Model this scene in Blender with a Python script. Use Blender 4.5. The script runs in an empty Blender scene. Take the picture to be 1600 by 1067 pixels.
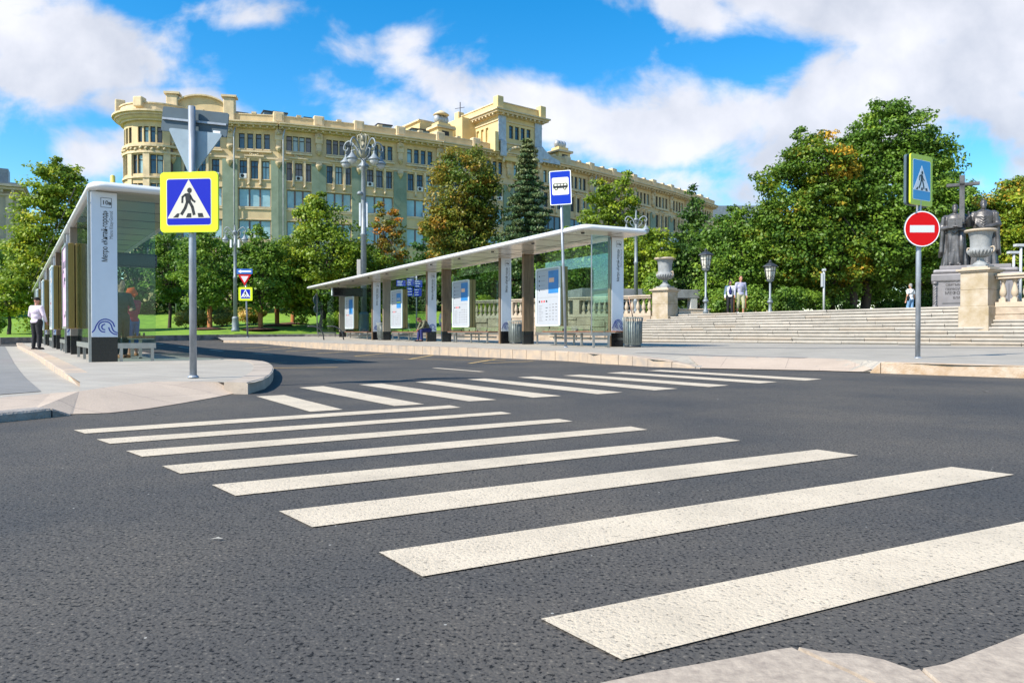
import bpy, bmesh, math, random
import numpy as np
from mathutils import Vector, Matrix
C = bpy.context.scene.collection
SC = bpy.context.scene
PI = math.pi
R = math.radians
# ---------------------------------------------------------------- camera
FL, HZ, CAMH = 1150.0, 519.0, 0.66
PITCH = math.atan((533.5 - HZ) / FL)
cam = bpy.data.objects.new('camera', bpy.data.cameras.new('camera'))
C.objects.link(cam)
cam.data.sensor_width = 36.0
cam.data.lens = FL / 1600 * 36
cam.data.clip_start = 0.05
cam.data.clip_end = 3000
cam.location = (0, 0, CAMH)
cam.rotation_euler = (PI / 2 - PITCH, 0, 0)
SC.camera = cam
# ---------------------------------------------------------------- light
SUN_EL = R(43)
SUN_DIR = Vector((-0.84, -0.54, 0)).normalized() * math.cos(SUN_EL) + Vector((0, 0, math.sin(SUN_EL)))   # towards the sun
sl = bpy.data.lights.new('sun', 'SUN'); sl.energy = 5.0; sl.angle = R(0.5); sl.color = (1.0, 0.93, 0.82)
so = bpy.data.objects.new('sun', sl); C.objects.link(so)
so.rotation_euler = (-SUN_DIR).to_track_quat('-Z', 'Y').to_euler()
SC.view_settings.view_transform = 'Standard'
SC.view_settings.look = 'None'
SC.view_settings.exposure = 0.68
SC.view_settings.gamma = 1
w = bpy.data.worlds.new('World'); SC.world = w; w.use_nodes = True
nt = w.node_tree; nt.nodes.clear()
def N(tree, t, **kw):
    n = tree.nodes.new(t)
    for k, v in kw.items():
        if k.startswith('i_'):
            key = k[2:]; key = int(key) if key.isdigit() else key.replace('_', ' ')
            n.inputs[key].default_value = v
        else: setattr(n, k, v)
    return n
def mathn(tree, op, a, b=None, c=None, clamp=False):
    n = tree.nodes.new('ShaderNodeMath'); n.operation = op; n.use_clamp = clamp
    for i, x in enumerate((a, b, c)):
        if x is None: continue
        if isinstance(x, (int, float)): n.inputs[i].default_value = x
        else: tree.links.new(x, n.inputs[i])
    return n.outputs[0]
sky = N(nt, 'ShaderNodeTexSky', sky_type='NISHITA', sun_disc=False, sun_elevation=SUN_EL,
        sun_rotation=math.atan2(SUN_DIR.x, SUN_DIR.y), air_density=1.0, dust_density=0.2, ozone_density=2.5)
hsv = N(nt, 'ShaderNodeHueSaturation', i_Hue=0.495, i_Saturation=1.45, i_Value=1.0)
nt.links.new(sky.outputs[0], hsv.inputs['Color'])
skm = N(nt, 'ShaderNodeVectorMath', operation='SCALE'); skm.inputs['Scale'].default_value = 0.145
nt.links.new(hsv.outputs[0], skm.inputs[0])
# clouds: banks set by direction, broken up by noise
tc = N(nt, 'ShaderNodeTexCoord')
def raydir(u, v):
    y = -(v - 533.5); x = u - 800
    th = PITCH
    d = Vector((x, FL * math.cos(th) + y * math.sin(th), y * math.cos(th) - FL * math.sin(th)))
    return d.normalized()
# project the view direction on a plane in front of the square: p = (x/y, z/y)
sep = N(nt, 'ShaderNodeSeparateXYZ'); nt.links.new(tc.outputs['Generated'], sep.inputs[0])
ay = mathn(nt, 'MAXIMUM', mathn(nt, 'ABSOLUTE', sep.outputs[1]), 0.12)
px = mathn(nt, 'DIVIDE', sep.outputs[0], ay); pz = mathn(nt, 'DIVIDE', sep.outputs[2], ay)
comb = N(nt, 'ShaderNodeCombineXYZ'); nt.links.new(px, comb.inputs[0]); nt.links.new(pz, comb.inputs[1])
n1 = N(nt, 'ShaderNodeTexNoise', i_Scale=7.0, i_Detail=11.0, i_Roughness=0.56, i_Distortion=0.25)
mp = N(nt, 'ShaderNodeMapping'); mp.inputs['Scale'].default_value = (1, 1.35, 1)
nt.links.new(comb.outputs[0], mp.inputs[0]); nt.links.new(mp.outputs[0], n1.inputs[0])
# (u, v, ru, rv, strength, tilt) cloud banks
banks = [(110, 80, 210, 100, 1.1, 10), (20, 20, 130, 90, .9, 0), (230, 110, 130, 60, .8, 0), (260, 172, 190, 48, 1.0, 8), (180, 235, 100, 60, .8, 0),
         (380, 20, 100, 40, .7, 0), (640, 90, 70, 50, .75, 35), (720, 140, 170, 55, .8, 28), (640, 180, 180, 50, .55, 5),
         (900, 190, 210, 62, 1.1, 12), (1060, 210, 200, 60, 1.0, 0), (1300, 200, 260, 90, 1.15, 0), (1450, 120, 330, 100, 1.3, -12),
         (1350, 20, 330, 75, 1.3, 8), (1560, 40, 220, 140, 1.2, 0), (1100, 20, 130, 45, .9, 20), (1150, 110, 50, 20, .45, 30),
         (1040, 290, 170, 40, .6, 0), (1180, 300, 90, 40, .5, 0), (1450, 250, 160, 25, .4, 0), (500, 350, 260, 30, .3, 0), (1700, 150, 200, 220, 1.1, 0), (-150, 120, 200, 160, .9, 0)]
acc = None
for (u, v, ru, rv, st, tilt) in banks:
    cx = (u - 800) / FL; cz = (HZ - v) / FL
    dx = mathn(nt, 'SUBTRACT', px, cx); dz = mathn(nt, 'SUBTRACT', pz, cz)
    c, s = math.cos(R(-tilt)), math.sin(R(-tilt))
    ex = mathn(nt, 'ADD', mathn(nt, 'MULTIPLY', dx, c * FL / ru), mathn(nt, 'MULTIPLY', dz, s * FL / ru))
    ez = mathn(nt, 'ADD', mathn(nt, 'MULTIPLY', dx, -s * FL / rv), mathn(nt, 'MULTIPLY', dz, c * FL / rv))
    r2 = mathn(nt, 'ADD', mathn(nt, 'MULTIPLY', ex, ex), mathn(nt, 'MULTIPLY', ez, ez))
    g = mathn(nt, 'MULTIPLY', mathn(nt, 'EXPONENT', mathn(nt, 'MULTIPLY', r2, -1.0)), st)
    acc = g if acc is None else mathn(nt, 'MAXIMUM', acc, g)
den = mathn(nt, 'ADD', acc, mathn(nt, 'MULTIPLY', mathn(nt, 'SUBTRACT', n1.outputs[0], 0.5), 2.2))
rmp = N(nt, 'ShaderNodeMapRange', interpolation_type='SMOOTHSTEP'); rmp.inputs[1].default_value = 0.24; rmp.inputs[2].default_value = 0.80
nt.links.new(den, rmp.inputs[0])
n2 = N(nt, 'ShaderNodeTexNoise', i_Scale=4.5, i_Detail=7.0, i_Roughness=0.55)
mp2 = N(nt, 'ShaderNodeMapping'); mp2.inputs['Location'].default_value = (3.1, 1.4, 0)
nt.links.new(comb.outputs[0], mp2.inputs[0]); nt.links.new(mp2.outputs[0], n2.inputs[0])
cr = N(nt, 'ShaderNodeValToRGB')
cr.color_ramp.elements[0].position = .3; cr.color_ramp.elements[0].color = (.36, .39, .46, 1)
cr.color_ramp.elements[1].position = .62; cr.color_ramp.elements[1].color = (.64, .64, .68, 1)
nt.links.new(n2.outputs[0], cr.inputs[0])
mx = N(nt, 'ShaderNodeMix', data_type='RGBA')
fac = mathn(nt, 'MULTIPLY', rmp.outputs[0], 0.95)
nt.links.new(fac, mx.inputs[0]); nt.links.new(skm.outputs[0], mx.inputs[6]); nt.links.new(cr.outputs[0], mx.inputs[7])
bg = N(nt, 'ShaderNodeBackground'); bg.inputs[1].default_value = 1.0
nt.links.new(mx.outputs[2], bg.inputs[0])
wo = N(nt, 'ShaderNodeOutputWorld'); nt.links.new(bg.outputs[0], wo.inputs[0])

# ---------------------------------------------------------------- helpers
rnd = random.Random(7)
def G(u, v, z=0.0):
    d = raydir(u, v); t = (z - CAMH) / d.z
    return Vector((d.x * t, d.y * t, z))
def PD(u, v, D):
    d = raydir(u, v); t = D / d.y
    return Vector((d.x * t, D, CAMH + d.z * t))
def XZ(u, v, D):
    p = PD(u, v, D); return p.x, p.z
def srgb(r, g, b):
    f = lambda c: (c / 255 / 12.92) if c / 255 <= .04045 else ((c / 255 + .055) / 1.055) ** 2.4
    return (f(r), f(g), f(b))
MATS = {}
def mat(name, col, rough=.6, metal=0., var=0., vscale=6., bump=0., bscale=40., spec=.5, col2=None, detail=4., coord='Object', emit=0., stretch=None):
    if name in MATS: return MATS[name]
    m = bpy.data.materials.new(name); m.use_nodes = True; MATS[name] = m
    t = m.node_tree; b = t.nodes['Principled BSDF']
    b.inputs['Base Color'].default_value = (*col, 1); b.inputs['Roughness'].default_value = rough
    b.inputs['Metallic'].default_value = metal; b.inputs['Specular IOR Level'].default_value = spec
    if var or bump:
        tcn = N(t, 'ShaderNodeTexCoord'); src = tcn.outputs[coord]
        if stretch:
            mpn = N(t, 'ShaderNodeMapping'); mpn.inputs['Scale'].default_value = stretch
            t.links.new(src, mpn.inputs[0]); src = mpn.outputs[0]
    if var:
        nz = N(t, 'ShaderNodeTexNoise', i_Scale=vscale, i_Detail=detail, i_Roughness=.6)
        t.links.new(src, nz.inputs[0])
        rp = N(t, 'ShaderNodeValToRGB'); c2 = col2 or tuple(c * (1 - var) for c in col); c1 = tuple(min(1, c * (1 + var * .5)) for c in col)
        rp.color_ramp.elements[0].position = .32; rp.color_ramp.elements[0].color = (*c2, 1)
        rp.color_ramp.elements[1].position = .68; rp.color_ramp.elements[1].color = (*c1, 1)
        t.links.new(nz.outputs[0], rp.inputs[0]); t.links.new(rp.outputs[0], b.inputs['Base Color'])
    if bump:
        nb = N(t, 'ShaderNodeTexNoise', i_Scale=bscale, i_Detail=3.); t.links.new(src, nb.inputs[0])
        bn = N(t, 'ShaderNodeBump', i_Strength=bump, i_Distance=.02); t.links.new(nb.outputs[0], bn.inputs['Height']); t.links.new(bn.outputs[0], b.inputs['Normal'])
    if emit:
        b.inputs['Emission Color'].default_value = (*col, 1); b.inputs['Emission Strength'].default_value = emit
    return m
class MB:
    """collects shapes, links them as one mesh object"""
    def __init__(s): s.v = []; s.f = []; s.m = []; s.sm = []
    def add(s, vs, fs, mi=0, smooth=False, M=None):
        o = len(s.v)
        if M is not None: vs = [M @ Vector(p) for p in vs]
        s.v.extend([tuple(p) for p in vs]); s.f.extend([tuple(i + o for i in f) for f in fs]); s.m.extend([mi] * len(fs)); s.sm.extend([smooth] * len(fs))
        return s
    def box(s, c, d, mi=0, rz=0, M=None, bev=0):
        x, y, z = d[0] / 2, d[1] / 2, d[2] / 2
        T = Matrix.Translation(c) @ Matrix.Rotation(rz, 4, 'Z')
        if M is not None: T = M @ T
        if bev:
            bm = bmesh.new(); bmesh.ops.create_cube(bm, size=1); 
            for q in bm.verts: q.co = Vector((q.co.x * d[0], q.co.y * d[1], q.co.z * d[2]))
            bmesh.ops.bevel(bm, geom=bm.edges[:], offset=bev, segments=2, affect='EDGES', profile=.5)
            bm.verts.index_update()
            s.add([q.co.copy() for q in bm.verts], [[q.index for q in f.verts] for f in bm.faces], mi, False, T); bm.free(); return s
        vs = [(-x, -y, -z), (x, -y, -z), (x, y, -z), (-x, y, -z), (-x, -y, z), (x, -y, z), (x, y, z), (-x, y, z)]
        return s.add(vs, [(0, 3, 2, 1), (4, 5, 6, 7), (0, 1, 5, 4), (1, 2, 6, 5), (2, 3, 7, 6), (3, 0, 4, 7)], mi, False, T)
    def bb(s, x0, x1, y0, y1, z0, z1, mi=0, M=None, bev=0):
        return s.box(((x0 + x1) / 2, (y0 + y1) / 2, (z0 + z1) / 2), (x1 - x0, y1 - y0, z1 - z0), mi, 0, M, bev)
    def lathe(s, prof, n=16, mi=0, c=(0, 0, 0), M=None, smooth=True, a0=0, a1=2 * PI):
        full = abs(a1 - a0 - 2 * PI) < 1e-6; k = n if full else n + 1
        vs = []
        for (r, z) in prof:
            for i in range(k):
                a = a0 + (a1 - a0) * i / n; vs.append((c[0] + r * math.cos(a), c[1] + r * math.sin(a), c[2] + z))
        fs = []
        for j in range(len(prof) - 1):
            for i in range(n):
                i2 = (i + 1) % k if full else i + 1
                fs.append((j * k + i, j * k + i2, (j + 1) * k + i2, (j + 1) * k + i))
        if full and prof[0][0] > 1e-4: fs.append(tuple(range(k))[::-1])
        if full and prof[-1][0] > 1e-4: fs.append(tuple((len(prof) - 1) * k + i for i in range(k)))
        return s.add(vs, fs, mi, smooth, M)
    def tube(s, pts, r, n=8, mi=0, M=None, cap=True):
        pts = [Vector(p) for p in pts]; rs = r if isinstance(r, (list, tuple)) else [r] * len(pts)
        vs = []; up = Vector((0, 0, 1)); prev = None
        for i, p in enumerate(pts):
            t = (pts[min(i + 1, len(pts) - 1)] - pts[max(i - 1, 0)]).normalized()
            if prev is None: a = t.cross(up); a = a.normalized() if a.length > 1e-3 else Vector((1, 0, 0))
            else:
                a = prev - t * prev.dot(t); a = a.normalized() if a.length > 1e-4 else Vector((1, 0, 0))
            prev = a; b = t.cross(a)
            for k in range(n):
                q = 2 * PI * k / n; vs.append(p + (a * math.cos(q) + b * math.sin(q)) * rs[i])
        fs = [(i * n + k, i * n + (k + 1) % n, (i + 1) * n + (k + 1) % n, (i + 1) * n + k) for i in range(len(pts) - 1) for k in range(n)]
        if cap: fs += [tuple(range(n))[::-1], tuple((len(pts) - 1) * n + k for k in range(n))]
        return s.add(vs, fs, mi, True, M)
    def prism(s, poly, z0, z1, mi=0, M=None, smi=None):
        """poly in xy, extruded in z"""
        n = len(poly); vs = [(p[0], p[1], z0) for p in poly] + [(p[0], p[1], z1) for p in poly]
        s.add(vs, [tuple(range(n))[::-1], tuple(range(n, 2 * n))], mi, False, M)
        s.add(vs, [(i, (i + 1) % n, n + (i + 1) % n, n + i) for i in range(n)], mi if smi is None else smi, False, M)
        return s
    def sphere(s, c, r, mi=0, M=None, n=12, k=8):
        r = r if isinstance(r, (tuple, list)) else (r, r, r)
        prof = [(math.sin(PI * j / k), -math.cos(PI * j / k)) for j in range(k + 1)]; prof[0] = (1e-5, -1); prof[-1] = (1e-5, 1)
        T = Matrix.Translation(c) @ Matrix.Diagonal((*r, 1))
        if M is not None: T = M @ T
        return s.lathe(prof, n, mi, M=T)
    def build_loose(s, name, mats, parent):
        """every separate piece becomes an object of its own"""
        n = len(s.v); p = list(range(n))
        def f(i):
            while p[i] != i: p[i] = p[p[i]]; i = p[i]
            return i
        for fc in s.f:
            for q in fc[1:]: p[f(q)] = f(fc[0])
        gr = {}
        for k, fc in enumerate(s.f): gr.setdefault(f(fc[0]), []).append(k)
        out = []
        for ks in gr.values():
            ids = sorted({i for k in ks for i in s.f[k]}); mp_ = {i: j for j, i in enumerate(ids)}; m = MB(); m.v = [s.v[i] for i in ids]
            for k in ks: m.f.append(tuple(mp_[i] for i in s.f[k])); m.m.append(s.m[k]); m.sm.append(s.sm[k])
            out.append(m.build(name, mats, parent))
        return out
    def build(s, name, mats, parent=None, loc=None, rz=0):
        me = bpy.data.meshes.new(name); me.from_pydata(s.v, [], s.f)
        mats = mats if isinstance(mats, (list, tuple)) else [mats]
        for m in mats: me.materials.append(m)
        me.polygons.foreach_set('material_index', s.m); me.polygons.foreach_set('use_smooth', s.sm)
        me.validate(); me.update()
        o = bpy.data.objects.new(name, me); C.objects.link(o)
        if parent: o.parent = parent
        if loc is not None: o.location = loc
        if rz: o.rotation_euler.z = rz
        return o
def tag(o, label=None, cat=None, group=None, kind=None):
    if label: o['label'] = label
    if cat: o['category'] = cat
    if group: o['group'] = group
    if kind: o['kind'] = kind
    return o
def thing(name, label, cat, loc=(0, 0, 0), rz=0, group=None):
    o = bpy.data.objects.new(name, None); C.objects.link(o); o.location = loc; o.rotation_euler.z = rz; o.empty_display_size = .2
    return tag(o, label, cat, group)
KIDS = {}
def dup(root, loc, rz, label, group=None, scale=None):
    r = root.copy(); C.objects.link(r); r.location = loc; r.rotation_euler = (root.rotation_euler.x, root.rotation_euler.y, rz); r['label'] = label
    if group: r['group'] = group; root['group'] = group
    if scale: r.scale = scale if isinstance(scale, tuple) else (scale,) * 3
    def rec(a, b):
        for ch in a.children:
            c = ch.copy(); C.objects.link(c); c.parent = b; rec(ch, c)
    rec(root, r)
    return r
def text_mesh(mb, s, size, M, mi=0, align='LEFT', thick=.002, bold=0.0, fit=None):
    cu = bpy.data.curves.new('t', 'FONT'); cu.body = s; cu.size = size; cu.align_x = align; cu.extrude = thick; cu.offset = bold; cu.resolution_u = 3
    o = bpy.data.objects.new('t', cu); C.objects.link(o)
    dg = bpy.context.evaluated_depsgraph_get(); ev = o.evaluated_get(dg); me = ev.to_mesh()
    xs = [v.co.x for v in me.vertices]; kf = fit / (max(xs) - min(xs)) if fit else 1
    mb.add([Vector((v.co.x * kf, v.co.y, v.co.z)) for v in me.vertices], [tuple(p.vertices) for p in me.polygons], mi, False, M)
    ev.to_mesh_clear(); bpy.data.objects.remove(o); bpy.data.curves.remove(cu)
def structure(o): o['kind'] = 'structure'; return o
def lerp(a, b, t): return a + (b - a) * t
def sstep(a, b, x):
    t = min(1, max(0, (x - a) / (b - a))); return t * t * (3 - 2 * t)
# ---------------------------------------------------------------- ground levels
def zroad(x, y): return 0.0 if y < 30 else .012 * (y - 30)
def zplaza(x, y):
    z = .17 + .0075 * (min(max(y, 11), 20) - 11) + sstep(2, 8, x) * .0075 * max(min(y, 34) - 20, 0)
    return z + (.02 * max(0, y - 40) if x < 2 else 0) * (1 - sstep(-3, 2, x))
def zland(x, y):
    # lawn and park levels beyond the kerbs
    left = .45 + .035 * max(0, y - 38) if x < 0 else 0
    l = .72 + .05 * max(0, min(y, 60) - 46) + .13 * max(0, min(y, 76) - 60)
    l = min(l, 3.6) - sstep(-17, -26, x) * .25
    r = 1.50
    return lerp(l, max(r, min(l, 3.0) if y > 60 else r), sstep(-4, 3, x))
def mat_asphalt():
    m = bpy.data.materials.new('asphalt'); m.use_nodes = True; t = m.node_tree; b = t.nodes['Principled BSDF']
    tcn = N(t, 'ShaderNodeTexCoord')
    vo = N(t, 'ShaderNodeTexVoronoi', i_Scale=110., i_Randomness=1.); t.links.new(tcn.outputs['Object'], vo.inputs[0])
    na = N(t, 'ShaderNodeTexNoise', i_Scale=84., i_Detail=3., i_Roughness=.6); t.links.new(tcn.outputs['Object'], na.inputs[0])
    nb_ = N(t, 'ShaderNodeTexNoise', i_Scale=16., i_Detail=3., i_Roughness=.55); t.links.new(tcn.outputs['Object'], nb_.inputs[0])
    nz = N(t, 'ShaderNodeMath', operation='ADD'); t.links.new(mathn(t, 'MULTIPLY', na.outputs[0], .86), nz.inputs[0]); t.links.new(mathn(t, 'MULTIPLY', nb_.outputs[0], .14), nz.inputs[1])
    big = N(t, 'ShaderNodeTexNoise', i_Scale=.55, i_Detail=5., i_Roughness=.6); t.links.new(tcn.outputs['Object'], big.inputs[0])
    rp = N(t, 'ShaderNodeValToRGB'); e = rp.color_ramp.elements
    e[0].position = .402; e[0].color = (.004, .004, .004, 1); e[1].position = .44; e[1].color = (.074, .069, .063, 1)
    e2 = rp.color_ramp.elements.new(.585); e2.color = (.084, .078, .070, 1); e3 = rp.color_ramp.elements.new(.70); e3.color = (.20, .18, .15, 1)
    t.links.new(nz.outputs[0], rp.inputs[0])
    bc = N(t, 'ShaderNodeValToRGB'); bc.color_ramp.elements[0].position = .35; bc.color_ramp.elements[0].color = (.66, .69, .74, 1)
    bc.color_ramp.elements[1].position = .65; bc.color_ramp.elements[1].color = (1.2, 1.14, 1.05, 1); t.links.new(big.outputs[0], bc.inputs[0])
    ml = N(t, 'ShaderNodeMix', data_type='RGBA', blend_type='MULTIPLY'); ml.inputs[0].default_value = 1
    t.links.new(rp.outputs[0], ml.inputs[6]); t.links.new(bc.outputs[0], ml.inputs[7]); 
    # stray pale grit
    v2 = N(t, 'ShaderNodeTexVoronoi', i_Scale=9.); t.links.new(tcn.outputs['Object'], v2.inputs[0])
    gr = mathn(t, 'LESS_THAN', v2.outputs['Distance'], .035)
    m2 = N(t, 'ShaderNodeMix', data_type='RGBA'); t.links.new(gr, m2.inputs[0]); t.links.new(ml.outputs[2], m2.inputs[6]); m2.inputs[7].default_value = (.34, .33, .30, 1)
    t.links.new(m2.outputs[2], b.inputs['Base Color']); b.inputs['Roughness'].default_value = .82; b.inputs['Specular IOR Level'].default_value = .35
    hs = mathn(t, 'ADD', mathn(t, 'MULTIPLY', mathn(t, 'MINIMUM', nz.outputs[0], .47), 2.6), mathn(t, 'MULTIPLY', vo.outputs['Distance'], -.6))
    bn = N(t, 'ShaderNodeBump', i_Strength=.35, i_Distance=.010); t.links.new(hs, bn.inputs['Height']); t.links.new(bn.outputs[0], b.inputs['Normal'])
    return m
def mat_paving(name, c1, c2, joint, sx, sy, rot, grain=.12, off=.5):
    m = bpy.data.materials.new(name); m.use_nodes = True; t = m.node_tree; b = t.nodes['Principled BSDF']
    tcn = N(t, 'ShaderNodeTexCoord'); mpn = N(t, 'ShaderNodeMapping'); mpn.inputs['Rotation'].default_value = (0, 0, rot)
    t.links.new(tcn.outputs['Object'], mpn.inputs[0])
    br = N(t, 'ShaderNodeTexBrick', offset=off); br.inputs['Scale'].default_value = 1; br.inputs['Brick Width'].default_value = sx; br.inputs['Row Height'].default_value = sy
    br.inputs['Mortar Size'].default_value = .006; br.inputs['Color1'].default_value = (*c1, 1); br.inputs['Color2'].default_value = (*c2, 1); br.inputs['Mortar'].default_value = (*joint, 1)
    t.links.new(mpn.outputs[0], br.inputs[0])
    nz = N(t, 'ShaderNodeTexNoise', i_Scale=1.1, i_Detail=8., i_Roughness=.65); t.links.new(tcn.outputs['Object'], nz.inputs[0])
    fine = N(t, 'ShaderNodeTexNoise', i_Scale=90., i_Detail=3.); t.links.new(tcn.outputs['Object'], fine.inputs[0])
    k = mathn(t, 'ADD', mathn(t, 'MULTIPLY', nz.outputs[0], .5), mathn(t, 'MULTIPLY', fine.outputs[0], .7))
    k = mathn(t, 'ADD', k, .42)
    ml = N(t, 'ShaderNodeVectorMath', operation='SCALE'); t.links.new(br.outputs[0], ml.inputs[0]); t.links.new(k, ml.inputs['Scale'])
    t.links.new(ml.outputs[0], b.inputs['Base Color']); b.inputs['Roughness'].default_value = .8
    bn = N(t, 'ShaderNodeBump', i_Strength=.25, i_Distance=.004); t.links.new(fine.outputs[0], bn.inputs['Height']); t.links.new(bn.outputs[0], b.inputs['Normal'])
    return m
ASPH = mat_asphalt()
A1 = Vector((-.563, .826, 0)).normalized(); B1 = Vector((A1.y, -A1.x, 0))      # left shelter: along, across
A2 = Vector((-.482, .876, 0)).normalized(); B2 = Vector((A2.y, -A2.x, 0))      # right shelter
PAVE = mat_paving('grey_granite_paving', (.31, .28, .23), (.355, .32, .265), (.20, .19, .18), .6, .3, R(-30))
PAVEL = mat_paving('pale_granite_paving', (.33, .295, .245), (.37, .335, .28), (.23, .22, .2), .6, .3, R(34))
PINK = mat_paving('pinkish_granite_slabs', (.39, .31, .24), (.43, .345, .265), (.28, .22, .18), 1.1, .8, R(25))
DARKP = mat_paving('dark_grey_paving', (.19, .18, .165), (.21, .20, .185), (.15, .15, .15), .6, .2, R(34))
KERBM = mat('sandy_granite_kerb', (.43, .325, .225), .75, var=.35, vscale=3.5, bump=.3, bscale=60, col2=(.33, .28, .235), detail=9)
KERBG = mat('pale_granite_kerb', (.40, .335, .27), .8, var=.3, vscale=2.5, bump=.35, bscale=70, detail=9)
KERBD = mat('weathered_grey_kerb', (.30, .27, .24), .85, var=.45, vscale=5, bump=.5, bscale=50, detail=9)
KERBO = mat('rusty_granite_kerb', (.42, .35, .28), .85, var=.55, vscale=4, bump=.5, bscale=50, col2=(.36, .23, .12), detail=9)
GRASS = mat('lawn_grass', (.17, .29, .02), .9, var=.4, vscale=1.2, bump=.6, bscale=30, col2=(.10, .20, .014), detail=8)
DIRT = mat('bark_mulch', (.09, .04, .025), .95, var=.5, vscale=14, bump=.8, bscale=40)
def grid(name, x0, x1, y0, y1, nx, ny, zf, m, kind='structure'):
    mb = MB(); vs = []; fs = []
    for j in range(ny + 1):
        for i in range(nx + 1):
            x = lerp(x0, x1, i / nx); y = lerp(y0, y1, j / ny); vs.append((x, y, zf(x, y)))
    for j in range(ny):
        for i in range(nx):
            a = j * (nx + 1) + i; fs.append((a, a + 1, a + nx + 2, a + nx + 1))
    mb.add(vs, fs, 0, True); o = mb.build(name, m); o['kind'] = kind; return o
def tri_poly(pts2, zf, maxlen=1.5):
    """triangulated, refined polygon sheet following zf"""
    from mathutils.geometry import tessellate_polygon
    bm = bmesh.new(); vs = [bm.verts.new((p[0], p[1], 0)) for p in pts2]
    for tr_ in tessellate_polygon([[Vector((p[0], p[1], 0)) for p in pts2]]):
        try: bm.faces.new([vs[i] for i in tr_])
        except ValueError: pass
    for _ in range(7):
        es = [e for e in bm.edges if e.calc_length() > maxlen]
        if not es: break
        bmesh.ops.subdivide_edges(bm, edges=es, cuts=1); bmesh.ops.triangulate(bm, faces=bm.faces[:])
    bm.normal_update()
    for f in bm.faces:
        if f.normal.z < 0: f.normal_flip()
    for v in bm.verts: v.co.z = zf(v.co.x, v.co.y)
    bm.verts.index_update()
    out = ([v.co.copy() for v in bm.verts], [[v.index for v in f.verts] for f in bm.faces]); bm.free(); return out
def sheet(name, pts2, zf, m, maxlen=1.5):
    mb = MB(); v, f = tri_poly(pts2, zf, maxlen); mb.add(v, f, 0, False); return structure(mb.build(name, m))
def gl(pts, zf):     # photo points onto a surface (fixed point)
    out = []
    for (u, v) in pts:
        z = .2
        for _ in range(12): p = G(u, v, z); z = zf(p.x, min(p.y, 60))
        out.append(Vector((p.x, p.y, z)))
    return out
# far ground: soil sheet below everything, lawn above it
def zg(x, y):
    if y < 30: return -.12
    return lerp(-.12, zland(x, y) - .25, sstep(44, 52, y)) if x < 3 else lerp(-.12, 1.1, sstep(40, 46, y))
grid('ground', -600, 600, -60, 900, 120, 160, lambda x, y: zg(x, y), mat('soil', (.13, .14, .06), .95, var=.3, vscale=.3))
structure(grid('road', -70, 70, -8, 50, 70, 58, lambda x, y: zroad(x, y), ASPH))
# lawn kerb line
LK = [(-70, 26), (-40, 31.5), (-25, 36), (-22.8, 39), (-20.3, 42), (-18, 45.2), (-13.4, 47.6), (-8.5, 48.6), (-2, 48.2), (3, 47)]
LK = [Vector((x, y, 0)) for x, y in LK]
def lawn_z(x, y): return max(zland(x, y), .4)
def kerb_y(x):
    for a, b in zip(LK, LK[1:]):
        if a.x <= x <= b.x: return lerp(a.y, b.y, (x - a.x) / (b.x - a.x))
    return LK[-1].y
mb = MB(); vs = []; fs = []; nx, ny = 90, 46
for j in range(ny + 1):
    for i in range(nx + 1):
        x = lerp(-70, 3, i / nx); y0 = kerb_y(x) + .22; t = (j / ny) ** 1.7; y = lerp(y0, 110, t)
        z = lerp(zroad(x, y0) + .30, zland(x, y), sstep(0, 7, y - y0)); vs.append((x, y, z))
for j in range(ny):
    for i in range(nx): a = j * (nx + 1) + i; fs.append((a, a + 1, a + nx + 2, a + nx + 1))
mb.add(vs, fs, 0, True); structure(mb.build('lawn', GRASS))
def lz(x, y):
    y0 = kerb_y(x) + .22
    return lerp(zroad(x, y0) + .30, zland(x, y), sstep(0, 7, y - y0)) if x < 3 else 1.5
def kerb_run(name, pts, w, hgt, m, zf, inner=None, zb=-.1):
    """kerb along pts (ground line of the outer face), extends w to the left of travel"""
    mb = MB(); n = len(pts); L = []
    for i, p in enumerate(pts):
        t = (pts[min(i + 1, n - 1)] - pts[max(i - 1, 0)]); t.z = 0; t.normalize(); L.append(Vector((-t.y, t.x, 0)))
    for i in range(n - 1):
        a, b = pts[i], pts[i + 1]; a2, b2 = a + L[i] * w, b + L[i + 1] * w
        q = []
        for p, h in ((a, hgt), (b, hgt), (b2, hgt), (a2, hgt)):
            z = zf(p.x, p.y); q.append((p.x, p.y, z + (h(p.x, p.y) if callable(h) else h)))
        bt = [(p.x, p.y, zf(p.x, p.y) + zb) for p in (a, b, b2, a2)]
        mb.add(bt + q, [(0, 1, 5, 4), (4, 5, 6, 7), (2, 3, 7, 6)], 0)
    mb.add([], [])
    return structure(mb.build(name, m))
def densify(pts, step=.8, gap=None):
    out = [pts[0]]
    for a, b in zip(pts, pts[1:]):
        k = max(1, int((b - a).length / step))
        for i in range(1, k + 1): out.append(a.lerp(b, i / k))
    return out
kerb_run('lawn_kerb', densify(LK, 1.), .22, .33, mat('grey_block_kerb', (.27, .235, .21), .9, var=.5, vscale=3.5, bump=.5, bscale=20, detail=6), lambda x, y: zroad(x, y))
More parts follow.
